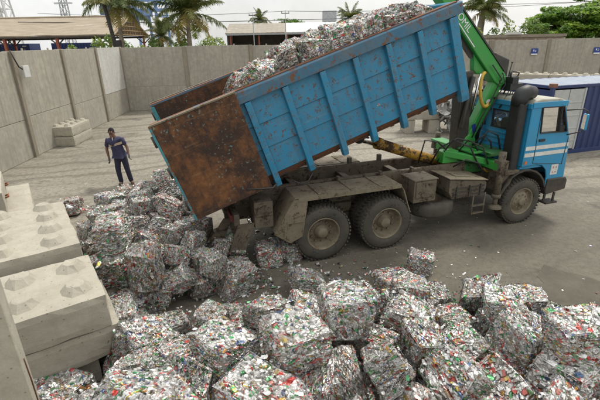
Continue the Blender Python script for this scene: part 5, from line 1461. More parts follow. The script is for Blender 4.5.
for i, (g_, kind, tone, s, loc, q) in enumerate(BALES):
    o = bpy.data.objects.new('can_bale', bale_mesh(kind, tone)); C.objects.link(o)
    mt = Matrix.Translation(loc) @ Quaternion(q).to_matrix().to_4x4() @ Matrix.Scale(s, 4)
    if g_ == 'load': mt = SKIPM @ mt
    o.matrix_world = mt
    tag(o, LABELS[i] if i < len(LABELS) else 'bale of crushed cans %d' % i, 'can bale', GROUPS[g_])
# loose crushed cans scattered on the floor between and around the bales
rl = random.Random(3); lt = MB(); LC = []
def loose(m, x, y, z, rnd, cols):
    a = rnd.uniform(0, 6.3); L, W = rnd.uniform(.07, .12), rnd.uniform(.04, .06)
    rot = Euler((rnd.gauss(0, .25), rnd.gauss(0, .25), a)).to_matrix(); ph = rnd.uniform(0, 6)
    for h0, sg in ((.012, 1), (.004, .4)):
        vs = []
        for i in range(5):
            for j in range(4):
                aa, bb = i/2-1, j/1.5-1
                vs.append(rot @ Vector((aa*L/2*math.sqrt(1-bb*bb*.35), bb*W/2*math.sqrt(1-aa*aa*.3), h0 + sg*.011*math.sin(2.5*aa+ph)*math.cos(1.6*bb) + .014*(1-bb*bb)*sg)) + Vector((x, y, z)))
        m.add(vs, [(i*4+j, (i+1)*4+j, (i+1)*4+j+1, i*4+j+1) for i in range(4) for j in range(3)])
        c = can_colour(rnd, (6, 5, 1.5, .8, 1, .6, .5)); c2 = can_colour(rnd, (6, 4, .4, .2, .3, .2, .3))
        cols += [c2 if (k//3) in (0, 3) else c for k in range(12)]
def colour_mesh(o, cols):
    at = o.data.color_attributes.new('can', 'FLOAT_COLOR', 'CORNER'); buf = []
    for p in o.data.polygons:
        k = cols[p.index]; 
        for _ in p.vertices: buf += [*k, 1]
    at.data.foreach_set('color', buf)
spots = [(-1.0, 6.1, .55, 60), (-2.6, 5.6, .5, 40), (-.2, 6.5, .5, 30), (1.0, 6.1, .4, 30), (-4.2, 8.3, .8, 30), (-4.6, 9.6, .7, 12), (-.6, 7.2, .6, 26), (-3.2, 5.4, .4, 40), (-1.6, 8.0, .8, 30)]
for cx, cy, sd, n in spots:
    for k in range(n): loose(lt, cx+rl.gauss(0, sd), cy+rl.gauss(0, sd*.6), .002, rl, LC)
o = lt.build('loose_cans', M['can'], recalc=False); colour_mesh(o, LC)
tag(o, 'loose crushed cans and scraps scattered on the floor around the bales', 'litter', kind='stuff')
# fine flakes of torn aluminium swept about the yard
fk = MB(); FC = []
for k in range(900):
    cx, cy = (rl.gauss(-.8, 1.9), rl.gauss(6.4, .9)) if k < 560 else (rl.uniform(-8, 8), rl.uniform(5.5, 15))
    a = rl.uniform(0, 6.3); r_ = rl.uniform(.008, .022); d1 = Vector((math.cos(a), math.sin(a), rl.uniform(-.2, .2)))*r_; d2 = Vector((-math.sin(a), math.cos(a), rl.uniform(-.3, .3)))*r_*.7
    p = Vector((cx, cy, .012)); fk.add([p-d1-d2, p+d1-d2, p+d1+d2, p-d1+d2], [(0, 1, 2, 3)]); FC.append(can_colour(rl, (6, 6, 1, .5, .5, .5, 1)))
o = fk.build('aluminium_flakes', M['can'], recalc=False); colour_mesh(o, FC)
tag(o, 'small flakes of torn aluminium strewn over the yard floor', 'litter', kind='stuff')
def lone_can(x, y, z, label, seed, col):
    m = MB(); rnd = random.Random(seed); cols = []; loose(m, 0, 0, 0, rnd, cols); o = m.build('crushed_can', M['can'], loc=(x, y, z), recalc=False)
    colour_mesh(o, [col if (k % 12)//3 in (1, 2) else (.6, .6, .58) for k in range(len(cols))]); o.scale = (1.15, 1.15, 1.3)
    tag(o, label, 'crushed can', 'single cans lying on the concrete blocks'); return o

# ------------------------------------------------------------------ worker watching the load, stout, head bent to his right
def skin(name, nodes, edges, root, mat, parent=None, sub=2, order=None):
    names = list(nodes); idx = {k: i for i, k in enumerate(names)}
    me = bpy.data.meshes.new(name); me.from_pydata([nodes[k][0] for k in names], [(idx[a], idx[b]) for a, b in edges], [])
    o = bpy.data.objects.new(name, me); C.objects.link(o)
    if parent is not None: o.parent = parent
    o.modifiers.new('skin', 'SKIN')
    if not me.skin_vertices: 
        bpy.context.view_layer.objects.active = o; bpy.ops.mesh.customdata_skin_add()
    for k in names:
        r = nodes[k][1]; r = r if isinstance(r, tuple) else (r, r)
        me.skin_vertices[0].data[idx[k]].radius = r
        me.skin_vertices[0].data[idx[k]].use_root = (k == root)
    o.modifiers['skin'].use_smooth_shade = True
    s = o.modifiers.new('sub', 'SUBSURF'); s.levels = sub; s.render_levels = sub
    me.materials.append(mat); return o
SKIN = plain('dark_brown_skin', (.13, .062, .038), .5, 0, .15, 20)
SHIRT = plain('navy_polo_cloth', (.026, .026, .062), .85, 0, .22, 14, .3)
TROU = plain('dark_navy_trousers', (.016, .018, .036), .85, 0, .25, 10, .3)
STRIPE = plain('tan_chest_stripe', (.36, .27, .20), .85, 0, .12, 20)
GLOVE = plain('grey_work_glove', (.075, .075, .07), .85, 0, .3, 30)
SHOE = plain('brown_work_shoe', (.10, .07, .045), .7, 0, .25, 20)
HAIR = plain('short_black_hair', (.012, .011, .01), .9, 0, .2, 60)
J = {  # x: picture right, -y: towards the camera (the man faces the camera, turned a little to picture right)
 'pelvis': (0, 0, .93), 'waist': (-.02, -.005, 1.08), 'chest': (-.055, -.01, 1.28), 'neckb': (-.085, -.01, 1.44), 'neck': (-.095, -.03, 1.50), 'headc': (-.105, -.055, 1.60), 'crown': (-.112, -.05, 1.71),
 'shL': (-.27, .0, 1.385), 'elL': (-.335, .0, 1.11), 'wrL': (-.30, -.06, .885),
 'shR': (.105, .0, 1.405), 'elR': (.235, .02, 1.155), 'wrR': (.275, -.09, .955),
 'hipL': (-.085, 0, .87), 'knL': (-.115, -.03, .48), 'anL': (-.09, .0, .085), 'toL': (-.11, -.17, .045),
 'hipR': (.10, 0, .87), 'knR': (.145, -.02, .49), 'anR': (.20, .03, .085), 'toR': (.27, -.12, .045)}
J = {k: Vector(v) for k, v in J.items()}
def lerp(a, b, t): return J[a].lerp(J[b], t)
MX = 1.0
man = empty('person', (-5.33, 11.80, 0), (0, 0, R(8)))
tag(man, 'stout man in navy polo with tan chest stripe, dark trousers and work gloves', 'person')
bn = {k: (J[k], r) for k, r in dict(pelvis=(.15, .115), waist=(.12, .10), chest=(.10, .08), neckb=(.085, .075), neck=(.058, .06), headc=(.074, .092), crown=(.050, .062),
     shL=.052, elL=.043, wrL=.030, shR=.052, elR=.043, wrR=.030, hipL=.09, knL=.062, anL=.042, toL=(.035, .03), hipR=.09, knR=.062, anR=.042, toR=(.035, .03)).items()}
bn['fore1'] = (lerp('elL', 'wrL', .3), .044); bn['fore2'] = (lerp('elR', 'wrR', .3), .044)
bn['jaw'] = (Vector((-.10, -.085, 1.545)), (.045, .05))
hands = {}
for sd, w in (('L', 'wrL'), ('R', 'wrR')):
    e = J['el'+sd]; d = (J[w]-e).normalized(); 
    ox = Vector((0, -1, 0)) - d*d.dot(Vector((0, -1, 0))); ox.normalize(); nn2 = d.cross(ox)
    palm = J[w]+d*.075
    bn['palm'+sd] = (palm, (.022, .040))
    hands[sd] = (J[w], d, ox, nn2, palm)
edges = [('pelvis', 'waist'), ('waist', 'chest'), ('chest', 'neckb'), ('neckb', 'neck'), ('neck', 'headc'), ('headc', 'crown'), ('neck', 'jaw'),
     ('chest', 'shL'), ('shL', 'elL'), ('elL', 'fore1'), ('fore1', 'wrL'), ('wrL', 'palmL'), ('chest', 'shR'), ('shR', 'elR'), ('elR', 'fore2'), ('fore2', 'wrR'), ('wrR', 'palmR'),
     ('pelvis', 'hipL'), ('hipL', 'knL'), ('knL', 'anL'), ('anL', 'toL'), ('pelvis', 'hipR'), ('hipR', 'knR'), ('knR', 'anR'), ('anR', 'toR')]
body = skin('body', bn, edges, 'pelvis', SKIN, man)
# polo: torso with sleeves to just above the elbow
sn_ = {'hem': (J['pelvis']+Vector((0, 0, -.03)), (.178, .15)), 'belly': (Vector((-.015, -.045, 1.06)), (.185, .165)), 'chest': (J['chest'], (.205, .155)), 'yoke': (Vector((-.08, -.0, 1.395)), (.15, .105)), 'collar': (Vector((-.09, -.012, 1.455)), (.078, .075)),
       'shL': (J['shL']+Vector((.01, 0, .0)), .085), 'slL': (lerp('shL', 'elL', .80), .074), 'shR': (J['shR']+Vector((-.01, 0, 0)), .085), 'slR': (lerp('shR', 'elR', .80), .074)}
shirt = skin('polo_shirt', sn_, [('hem', 'belly'), ('belly', 'chest'), ('chest', 'yoke'), ('yoke', 'collar'), ('yoke', 'shL'), ('shL', 'slL'), ('yoke', 'shR'), ('shR', 'slR')], 'belly', SHIRT, man)
# chest stripe: bent band standing just proud of the shirt front
sb_ = MB(); n = 14
for z0, z1, mcol in ((1.235, 1.305, 0),):
    vs = []
    for zz in (z0, z1):
        for k in range(n+1):
            t = R(-160 + 140*k/n); vs.append((-.050+(.206)*math.cos(t), -.008+.170*math.sin(t), zz+.035*math.cos(t)))
    sb_.add(vs, [(k, k+1, n+1+k+1, n+1+k) for k in range(n)])
st_o = sb_.build('chest_stripe', STRIPE, man, recalc=False); so = st_o.modifiers.new('t', 'SOLIDIFY'); so.thickness = .006
tn = {'waist': (J['pelvis']+Vector((0, 0, .06)), (.165, .14)), 'seat': (J['pelvis']+Vector((0, .01, -.05)), (.165, .145)),
      'hipL': (J['hipL']+Vector((-.005, 0, -.06)), .108), 'knL': (J['knL'], .082), 'cuffL': (J['anL']+Vector((0, 0, -.045)), .072), 'hipR': (J['hipR']+Vector((.005, 0, -.06)), .108), 'knR': (J['knR'], .082), 'cuffR': (J['anR']+Vector((0, 0, -.045)), .072)}
skin('trousers', tn, [('waist', 'seat'), ('seat', 'hipL'), ('hipL', 'knL'), ('knL', 'cuffL'), ('seat', 'hipR'), ('hipR', 'knR'), ('knR', 'cuffR')], 'seat', TROU, man)
for sd in 'LR':
    a, t = J['an'+sd], J['to'+sd]; h = (a-t); h.z = 0; h.normalize()
    skin('shoe', {'heel': (Vector((a.x, a.y, .05))+h*.05, (.046, .05)), 'mid': (Vector((a.x, a.y, .055)).lerp(t, .5), (.048, .055)), 'toe': (Vector((t.x, t.y, .042)), (.038, .05))}, [('heel', 'mid'), ('mid', 'toe')], 'mid', SHOE, man)
    # glove with cuff, palm, four curled fingers and a thumb
    w, d, ox, nz_, palm = hands[sd]; sgn = 1 if sd == 'L' else -1
    gn = {'cuff': (w+d*.005, (.040, .044)), 'palm': (palm-d*.01, (.026, .047)), 'knuck': (palm+d*.035, (.022, .046))}
    ge = [('cuff', 'palm'), ('palm', 'knuck')]
    skin('glove', gn, ge, 'palm', GLOVE, man)
    for k, (off, L) in enumerate(((-.034, .068), (-.012, .080), (.011, .076), (.033, .060))):
        b0 = palm+d*.038+ox*off; cv = nz_*sgn
        fn = {'a': (b0, .0105), 'b': (b0+d*L*.42+cv*.010+ox*off*.12, .0100), 'c': (b0+d*L*.74+cv*.028+ox*off*.16, .0092), 'd': (b0+d*L*.95+cv*.050+ox*off*.16, .0078)}
        skin('finger', fn, [('a', 'b'), ('b', 'c'), ('c', 'd')], 'a', GLOVE, man, 1)
    b0 = palm-d*.015+ox*.040
    skin('thumb', {'a': (b0, .0135), 'b': (b0+ox*.028+d*.026, .0125), 'c': (b0+ox*.036+d*.058+nz_*sgn*.012, .010)}, [('a', 'b'), ('b', 'c')], 'a', GLOVE, man, 1)
# head details: hair cap, ears, nose, eyes, mouth; the head bends down to picture right
hx = Vector((-.106, -.052, 1.625)); HR = Euler((R(-12), R(6), R(22))).to_matrix()
def hp(v): return hx + HR @ Vector(v)
hc = bmesh.new(); bmesh.ops.create_icosphere(hc, subdivisions=3, radius=1)
for v in hc.verts:
    p = v.co.copy()
    if p.y < -.35 and p.z < .62 or p.z < -.12:
        f = .80
    else: f = 1.0 + .03*noise.noise(p*6)
    v.co = hp((p.x*.088*f, p.y*.105*f+.012, p.z*.108*f+.018))
me = bpy.data.meshes.new('hair'); hc.to_mesh(me); hc.free(); me.materials.append(HAIR); ho = bpy.data.objects.new('hair', me); C.objects.link(ho); ho.parent = man
for p in me.polygons: p.use_smooth = True
for s in (-1, 1):
    m = MB(); m.smooth = True; m.lathe([(0, -.012), (.018, -.008), (.024, 0), (.016, .008), (0, .006)], (0, 0, 0), 'x', 10); eo = m.build('ear', SKIN, man); eo.location = hp((s*.084, .004, -.012)); eo.scale = (1, .8, 1.25)
    m = MB(); m.smooth = True; m.lathe([(0, -.010), (.007, -.007), (.010, 0), (.007, .007), (0, .010)], (0, 0, 0), 'y', 10); eo = m.build('eye', plain('eye_dark', (.06, .05, .045), .2), man); eo.location = hp((s*.030, -.093, .0))
m = MB(); m.smooth = True; m.tube([hp((0, -.092, .01)), hp((0, -.108, -.022)), hp((0, -.112, -.034)), hp((0, -.094, -.042))], [.009, .014, .017, .010], 10); m.build('nose', SKIN, man)
m = MB(); m.smooth = True; m.tube([hp((-.026, -.086, -.064)), hp((0, -.097, -.066)), hp((.026, -.086, -.064))], [.005, .009, .005], 8); m.build('mouth', plain('lip_brown', (.10, .035, .03), .5), man)
cl_ = MB(); cl_.smooth = True; cl_.lathe([(.088, 0), (.080, .035), (.074, .035), (.082, -.004)], (0, 0, 0), 'z', 20, closed=True); co = cl_.build('collar', SHIRT, man); co.location = (-.092, -.018, 1.462); co.rotation_euler = (R(12), R(-6), 0)
ck = MB(); ck.add([(-.105, -.112, 1.47), (-.07, -.112, 1.47), (-.078, -.155, 1.36)], [(0, 1, 2)]); cko = ck.build('open_placket', plain('pale_undershirt', (.45, .43, .40), .9), man, recalc=False); s_ = cko.modifiers.new('t', 'SOLIDIFY'); s_.thickness = .006

# ------------------------------------------------------------------ plants
def tone_attr(me, tones):
    at = me.attributes.new('tone', 'FLOAT', 'FACE'); at.data.foreach_set('value', tones)
def palm(label, x, y, z_crown, base_z=0, trunk_r=.16, nfr=24, L=2.6, lean=(.0, .0), seed=1, bias=(0, 0), dry=6, group='coconut palms beyond the yard wall'):
    rnd = random.Random(seed)
    root = empty('palm_tree', (x, y, base_z)); tag(root, label, 'palm tree', group)
    h = z_crown-base_z; t = MB(); pts = []; rad = []
    for k in range(22):
        f = k/21; pts.append((lean[0]*f**2, lean[1]*f**2, h*f)); rad.append(trunk_r*(1.35-.75*f)*(1+.05*(k % 2)) * (1.3 if k == 0 else 1))
    t.tube(pts, rad, 10); t.build('trunk', M['trunk'], root)
    top = Vector((lean[0], lean[1], h))
    for mat, cnt, dryf in ((M['palm'], nfr, False), (M['palmdry'], dry, True)):
        m = MB(); tones = []
        for k in range(cnt):
            az = k*2.39996+rnd.gauss(0, .2); el = R(rnd.uniform(-8, 80)) if not dryf else R(rnd.uniform(-40, 5))
            LL = L*rnd.uniform(.82, 1.1)*(1 if not dryf else .85)
            d = Vector((math.cos(az)*math.cos(el)+bias[0], math.sin(az)*math.cos(el)+bias[1], math.sin(el))).normalized(); p = top.copy(); seg = 18; sag = rnd.uniform(.045, .085); q = [p.copy()]; dirs = [d.copy()]
            for s in range(seg):
                d = (d+Vector((0, 0, -sag*(.5+s/seg*1.5)))).normalized(); p = p+d*(LL/seg); q.append(p.copy()); dirs.append(d.copy())
            n0 = len(m.f); m.tube(q[::3], [.028*(1-.14*i) for i in range(len(q[::3]))], 5, False); tones += [.4]*(len(m.f)-n0)
            tn = rnd.random()
            for s in range(2, seg*3):
                f = s/(seg*3); i = min(seg-1, int(f*seg)); pp = q[i].lerp(q[i+1], f*seg-i); dd = dirs[i]
                side = dd.cross(Vector((0, 0, 1)));
                if side.length < .05: side = Vector((1, 0, 0))
                side.normalize(); up = side.cross(dd)
                ln = L*.27*math.sin(PI*(f*.86+.12))**.7*rnd.uniform(.8, 1.15)
                for sg in (-1, 1):
                    if rnd.random() < (.06 if not dryf else .25): continue
                    ld = (side*sg*.85+dd*.55+up*(.22-rnd.uniform(.2, .7))).normalized(); w = dd*.030*L/2.6
                    mid = pp+ld*ln*.55+up*.02; tip = pp+ld*ln+Vector((0, 0, -ln*rnd.uniform(.15, .5)))
                    m.add([pp-w, pp+w, mid+w*.9, mid-w*.9, tip], [(0, 1, 2, 3), (3, 2, 4)]); tt = min(1, max(0, tn*.6+rnd.uniform(0, .4))); tones += [tt, tt]
        o = m.build('crown' if not dryf else 'dry_fronds', mat, root, recalc=False); tone_attr(o.data, tones)
    c = MB(); 
    for k in range(5): 
        a = rnd.uniform(0, 6.3); p = top+Vector((math.cos(a)*.28, math.sin(a)*.28, -.25-rnd.uniform(0, .2))); c.lathe([(0, -.12), (.09, -.08), (.12, 0), (.09, .08), (0, .12)], p, 'z', 8)
    c.build('coconut', plain('coconut_husk', (.14, .13, .03), .7), root)
    return root
palm('tall coconut palm whose fronds overlap the tiled shed roof', -14.5, 36, 7.0, lean=(.25, 0), seed=3, L=3.1, nfr=22, dry=4, trunk_r=.19)
palm('large full coconut palm standing directly behind the back wall', -9.25, 37.5, 6.35, lean=(.1, 0), seed=8, L=3.5, nfr=30, dry=5, trunk_r=.22)
palm('distant small palm above the heaped load of the container', 7.2, 60, 6.9, seed=12, L=2.3, nfr=26, dry=2, trunk_r=.16)
palm('coconut palm behind the crane boom with a thick fibrous trunk top', 18.4, 44.5, 6.6, lean=(.25, 0), seed=15, L=2.9, nfr=27, dry=3, trunk_r=.42)
palm('young low palm half hidden between the shed gable and the big palm', -12.6, 41, 4.7, seed=21, L=1.9, nfr=20, dry=3, trunk_r=.12)
palm('small distant palm on the far side of the sheet roofed shed', -6.2, 75, 7.6, seed=24, L=2.2, nfr=22, dry=2, trunk_r=.14)

def leafcloud(m, tones, c, rad, n, size, rnd, flat=.5, tone=None):
    for k in range(n):
        while True:
            p = Vector((rnd.uniform(-1, 1), rnd.uniform(-1, 1), rnd.uniform(-1, 1)))
            if p.length <= 1: break
        rr = p.length; p = p.normalized()*(rr**.6)
        p = Vector((p.x*rad[0], p.y*rad[1], p.z*rad[2]))+c
        a = rnd.uniform(0, 6.3); u = Vector((math.cos(a), math.sin(a), rnd.gauss(0, flat))).normalized(); v = Vector((-math.sin(a), math.cos(a), rnd.gauss(0, flat))).normalized()
        s = size*rnd.uniform(.6, 1.3)
        m.add([p-u*s, p+v*s*.5, p+u*s, p-v*s*.5], [(0, 1, 2, 3)]); tones.append((rnd.random() if tone is None else min(1, max(0, tone+rnd.gauss(0, .15)))))
def bush(label, x, y, h, w, seed, mat='bush', z=0, n=700, ls=.14, d=None):
    rnd = random.Random(seed); root = empty('shrub', (x, y, z)); tag(root, label, 'shrub', 'shrubs beyond the yard wall')
    m = MB(); t = []
    nb_ = max(3, int(w/.9))
    for k in range(nb_):
        cx = (k+.5)/nb_*w-w/2+rnd.gauss(0, .2); hh = h*rnd.uniform(.7, 1.05)
        tn = rnd.random()
        leafcloud(m, t, Vector((cx, rnd.gauss(0, .4), hh*.62)), (w/nb_*.8, d or 1.0, hh*.42), n//nb_, ls, rnd, .7, tn)
    o = m.build('foliage', M[mat], root, recalc=False); tone_attr(o.data, t)
    s = MB()
    for k in range(nb_): 
        cx = (k+.5)/nb_*w-w/2
        for q in range(3): s.tube([(cx*.8, 0, 0), (cx+rnd.gauss(0, .3), rnd.gauss(0, .3), h*.6)], [.05, .02], 5)
    s.build('stem', M['bark'], root)
bush('yellow green shrub seen under the tiled shed roof', -19.5, 42, 4.75, 5.5, 31, n=4200, ls=.16)
bush('bright low shrub beside the shed gable post', -14.3, 43, 4.8, 3.2, 32, n=2600, ls=.15)
bush('strip of bright shrub tops along the wall below the large palm', -10.4, 40, 4.5, 5.4, 33, n=4200, ls=.14)
bush('shrub between the large palm and the sheet roofed shed', -6.6, 42, 4.6, 4.0, 34, n=2800, ls=.14)
bush('tall yellowish shrub at the foot of the palm behind the crane', 18.6, 41, 5.0, 4.2, 35, n=3200, ls=.15)
bush('loose shrub in the gap between crane palm and broad tree', 22.4, 42, 5.3, 3.6, 36, n=3000, ls=.14)
bush('dark leafy shrub at the left foot of the broad tree', 26.4, 42.5, 4.8, 4.0, 37, 'leaf', n=3000, ls=.16)
def broad_tree(label, x, y, name_seed, H_, Wd, nl, size, mat='leaf', cat='tree', dens=230, low=.45, ctr=None):
    rnd = random.Random(name_seed); root = empty('tree', (x, y, 0)); tag(root, label, cat, 'leafy trees beyond the yard wall')
    t = MB(); m = MB(); tones = []
    hub = Vector((0, 0, H_*.42)); t.tube([(0, 0, 0), (.1, 0, H_*.25), hub], [.38, .30, .24], 10)
    for k in range(nl):
        az = rnd.uniform(0, 6.3); rr = Wd*math.sqrt(rnd.uniform(.02, 1)); zz = H_*rnd.uniform(low, 1)*(1-.28*(rr/Wd)**2)
        e = Vector((math.cos(az)*rr, math.sin(az)*rr*.6, zz))
        mid = hub.lerp(e, .5)+Vector((0, 0, -.3)); t.tube([hub, mid, e], [.10, .06, .02], 5)
        tn = rnd.random()
        for q in range(3):      # layered, flattened sprays of big leaves
            c = e+Vector((rnd.gauss(0, .45), rnd.gauss(0, .4), rnd.gauss(0, .12)))
            leafcloud(m, tones, c, (rnd.uniform(.7, 1.25), .8, rnd.uniform(.14, .3)), dens//3, size, rnd, .38, tn)
    t.build('trunk', M['bark'], root)
    o = m.build('crown', M[mat], root, recalc=False); tone_attr(o.data, tones); return root
broad_tree('broad spreading tree with layered bright green leaves above the right wall', 33.5, 48, 51, 8.6, 7.0, 140, .21, dens=280, low=.52)
broad_tree('smaller spreading tree in front of the broad tree, branches reaching left', 28.6, 45, 52, 6.9, 5.0, 64, .19, dens=240, low=.62)
broad_tree('small round tree far off behind the sheet roofed shed', -1.5, 78, 54, 8.6, 3.4, 26, .2, dens=160, low=.72)

# ------------------------------------------------------------------ open shed with a long tiled roof
sh = empty('open_shed', (-32, 50, 0)); tag(sh, 'long open shed with bleached tile roof on red brown posts', 'shed')
RX0, RX1, RY, EZ, RZ = -26., 13.4, 5.2, 5.05, 7.0
for s, nm in ((-1, 0), (1, 1)):
    r = MB(); n = 40; vs = []
    for i in range(n+1):
        x = RX0+(RX1-RX0)*i/n
        for f in (0, .25, .5, .75, 1):
            vs.append((x, s*RY*(1-f), EZ+(RZ-EZ)*f + .05*noise.noise(Vector((x*.4, f*3, s)))))
    r.add(vs, [(i*5+k, (i+1)*5+k, (i+1)*5+k+1, i*5+k+1) for i in range(n) for k in range(4)])
    o = r.build('roof', M['tileroof'], sh, recalc=False); so = o.modifiers.new('t', 'SOLIDIFY'); so.thickness = .12
rg = MB(); rg.tube([(RX0, 0, RZ+.02), (RX1, 0, RZ+.02)], .12, 8); rg.build('ridge', M['tileroof'], sh)
fa = MB()
for s in (-1, 1): fa.box(((RX0+RX1)/2, s*(RY-.12), EZ-.16), (RX1-RX0, .12, .24))
fa.build('eave_beam', M['shade'], sh)
gb = MB()
for k in range(13):
    y = -RY+.5+(2*RY-1)*k/12; h = (RZ-EZ)*(1-abs(y)/RY); gb.box((RX1-.3, y, EZ+h/2), (.07, .09, h))
for z in (.0, .45, .9, 1.35):
    w = RY*(1-z/(RZ-EZ)); gb.box((RX1-.25, 0, EZ+z), (.07, 2*w, .09))
for s in (-1, 1): gb.bar((RX1-.2, s*RY, EZ), (RX1-.2, 0, RZ), .10, .16, (1, 0, 0))
gb.build('gable_lattice', plain('gable_timber', (.26, .18, .09), .9), sh)
for x in (12.8, 7.4, 2.0, -3.4, -8.8, -14.2, -19.6):
    for s in (-1, 1):
        p = MB(); p.box((x, s*(RY-.25), EZ/2), (.26 if s < 0 else .2, .24, EZ))
        p.build('post', M['timber_red'], sh)
        b_ = MB()
        for d in (-1, 1): b_.bar((x, s*(RY-.25), EZ-.95), (x+d*.85, s*(RY-.25), EZ-.2), .09, .10)
        b_.build('brace', M['shade'], sh)
# low dark blue containers parked under and beyond that shed
for k, (x, y, w) in enumerate(((-37.5, 57.5, 6), (-29.5, 59, 6))):
    c = MB(); c.box((0, 0, 2.2), (w, 2.4, 4.4))
    for q in range(int(w/.4)): c.box((-w/2+.2+q*.4, -1.22, 2.2), (.14, .06, 4.2))
    o = c.build('stacked_container', M['navy'], loc=(x, y, 0)); tag(o, ['dark blue container stack beneath the left end of the tiled shed', 'dark blue container stack seen beyond the middle shed posts'][k], 'container')
    v = MB(); v.box((w/2-.6, -1.26, 4.1), (.5, .03, .12)); v.box((w/2-.6, -1.27, 1.9), (.05, .05, 3.8)); v.build('door_bar', M['contwhite'], o)
# dark leaning pole beside the first palm
dp = MB(); dp.tube([(0, 0, 0), (.02, 0, 4.3), (-.28, 0, 6.9)], [.17, .15, .13], 10); dp.box((.32, 0, 4.1), (.42, .3, .5)); o = dp.build('timber_pole', M['darkpole'], loc=(-14.28, 34.2, 0)); tag(o, 'dark leaning timber pole beside the palm in front of the shed', 'pole')
# second shed
s2 = empty('low_shed', (-5.5, 60, 0)); tag(s2, 'low wide shed with brown sheet roof, its right part bright white', 'shed')
for nm, x0, x1, mt in (('roof', -4.3, 3.9, M['tinroof']), ('roof', 3.93, 12.5, M['whiteroof'])):
    r = MB(); n = 24; vs = []
    for i in range(n+1):
        x = x0+(x1-x0)*i/n
        for f in (0, .33, .66, 1): vs.append((x, f*4.6, 5.25+f*1.35+.02*(i % 2)))
    r.add(vs, [(i*4+k, (i+1)*4+k, (i+1)*4+k+1, i*4+k+1) for i in range(n) for k in range(3)])
    o = r.build(nm, mt, s2, recalc=False); so = o.modifiers.new('t', 'SOLIDIFY'); so.thickness = .10
w_ = MB(); w_.box((4, 4.4, 2.6), (16, .2, 5.2)); w_.box((-4.0, 2.3, 2.6), (.2, 4.2, 5.3)); w_.build('wall', M['shade'], s2)
b_ = MB(); b_.box((4.1, .0, 5.08), (16.6, .12, .22)); b_.build('eave_beam', M['greywall'], s2)
for k in range(5):
    p = MB(); p.box((-3.6+k*3.9, .2, 2.5), (.18, .18, 5.0)); p.build('post', M['timber_red'], s2)
# grey rendered tower block and neighbour hut on the skyline
tb = empty('water_tower', (5.9, 80, 0)); tag(tb, 'pale grey boxy water tower rising behind the load', 'water tower')
m = MB(); m.box((0, 0, 3.6), (1.8, 2, 7.2)); m.box((-1.2, 0, 2.9), (1.6, 2, 5.8)); m.build('wall', M['greywall'], tb); m = MB(); m.box((0, 0, 8.15), (2.4, 2.4, 1.8)); m.build('tank', plain('pale_tank_render', (.42, .44, .45), .9), tb, bevel=.05)
m = MB(); m.box((-.3, -1.02, 6.2), (.5, .05, .7)); m.build('opening', M['shade'], tb)
hb = empty('brick_outbuilding', (18.8, 36, 0)); tag(hb, 'low brown block building with flat top just behind the wall, near the crane palm', 'outbuilding')
m = MB(); m.box((0, 1.5, 2.0), (6.4, 3, 4.0)); m.build('wall', plain('brown_block_wall', (.27, .22, .17), .95, 0, .25, 3, .3), hb); m = MB(); m.box((0, 1.5, 4.12), (6.7, 3.3, .22)); m.build('roof', M['post'], hb); m = MB(); m.box((-1.0, .0, 4.32), (1.0, .5, .18)); m.build('roof_box', M['boxgrey'], hb)
# lattice masts
def mast(label, x, y, w, h, mat, lean=0):
    m = MB(); n = int(h/(w*.9)); 
    cs = [(-1, -1), (1, -1), (1, 1), (-1, 1)]
    def pt(i, k): 
        f = k/n; ww = w*(1-.45*f)/2; return Vector((cs[i % 4][0]*ww+lean*f*h, cs[i % 4][1]*ww, h*f))
    for i in range(4):
        m.bar(pt(i, 0), pt(i, n), .16*w/1.6, .16*w/1.6)
        for k in range(n):
            m.bar(pt(i, k), pt(i+1, k+1), .09*w/1.6, .09*w/1.6); m.bar(pt(i, k+1), pt(i+1, k+1), .08*w/1.6, .08*w/1.6)
    o = m.build('lattice_mast', mat, loc=(x, y, 0)); tag(o, label, 'mast'); return o
mast('thin grey lattice mast rising above the middle of the shed roof', -77.3, 150, 2.6, 24, plain('grey_mast_steel', (.36, .38, .40), .6))
lm = MB(); lm.box((0, 0, 17.4), (6, .4, .5)); 
o = lm.build('cross_arm', M['steel_white'], bpy.data.objects['lattice_mast'])
mast('broad white lattice tower at the far left end of the shed roof', -48.5, 75, 2.6, 20, M['steel_white'], -.05)
# blue gantry crane
gc = empty('gantry_crane', (-47, 120, 0)); tag(gc, 'blue steel gantry crane behind the shed and the palms', 'gantry crane')
for x in (4.2, 9.4):
    m = MB()
    for y in (0, 10): m.box((x, y, 7.4), (.6, .6, 14.8))
    m.box((x, 5, 11.5), (.7, 10, .7))
    m.build('leg', M['steel_blue'], gc)
m = MB(); m.box((10, 0, 15.0), (12, .6, .6)); m.box((10, 10, 15.0), (12, .6, .6)); m.box((8, 0, 12.6), (14, .8, .8)); m.build('girder', M['steel_blue'], gc)
m = MB(); m.box((5.5, -.3, 11.7), (5.5, 2, 1.2)); m.box((6.2, -.3, 10.7), (2.6, 1.6, .8)); m.build('trolley', M['steel_blue'], gc)
m = MB(); m.box((-1.5, 3, 11.2), (8.5, 5, 5.4)); m.box((-3.2, 3, 15.4), (4.5, 4, 3))
for k in range(4): m.box((-4.3+k*1.7, .45, 12.2), (.8, .1, 1.0))
m.build('machine_house', plain('gantry_dark_blue', (.09, .14, .30), .6), gc)
for k in range(5):
    m = MB(); m.box((5.5+k*2.2, -.2, 13.8), (.22, .22, 2.0)); m.build('strut', M['steel_blue'], gc)
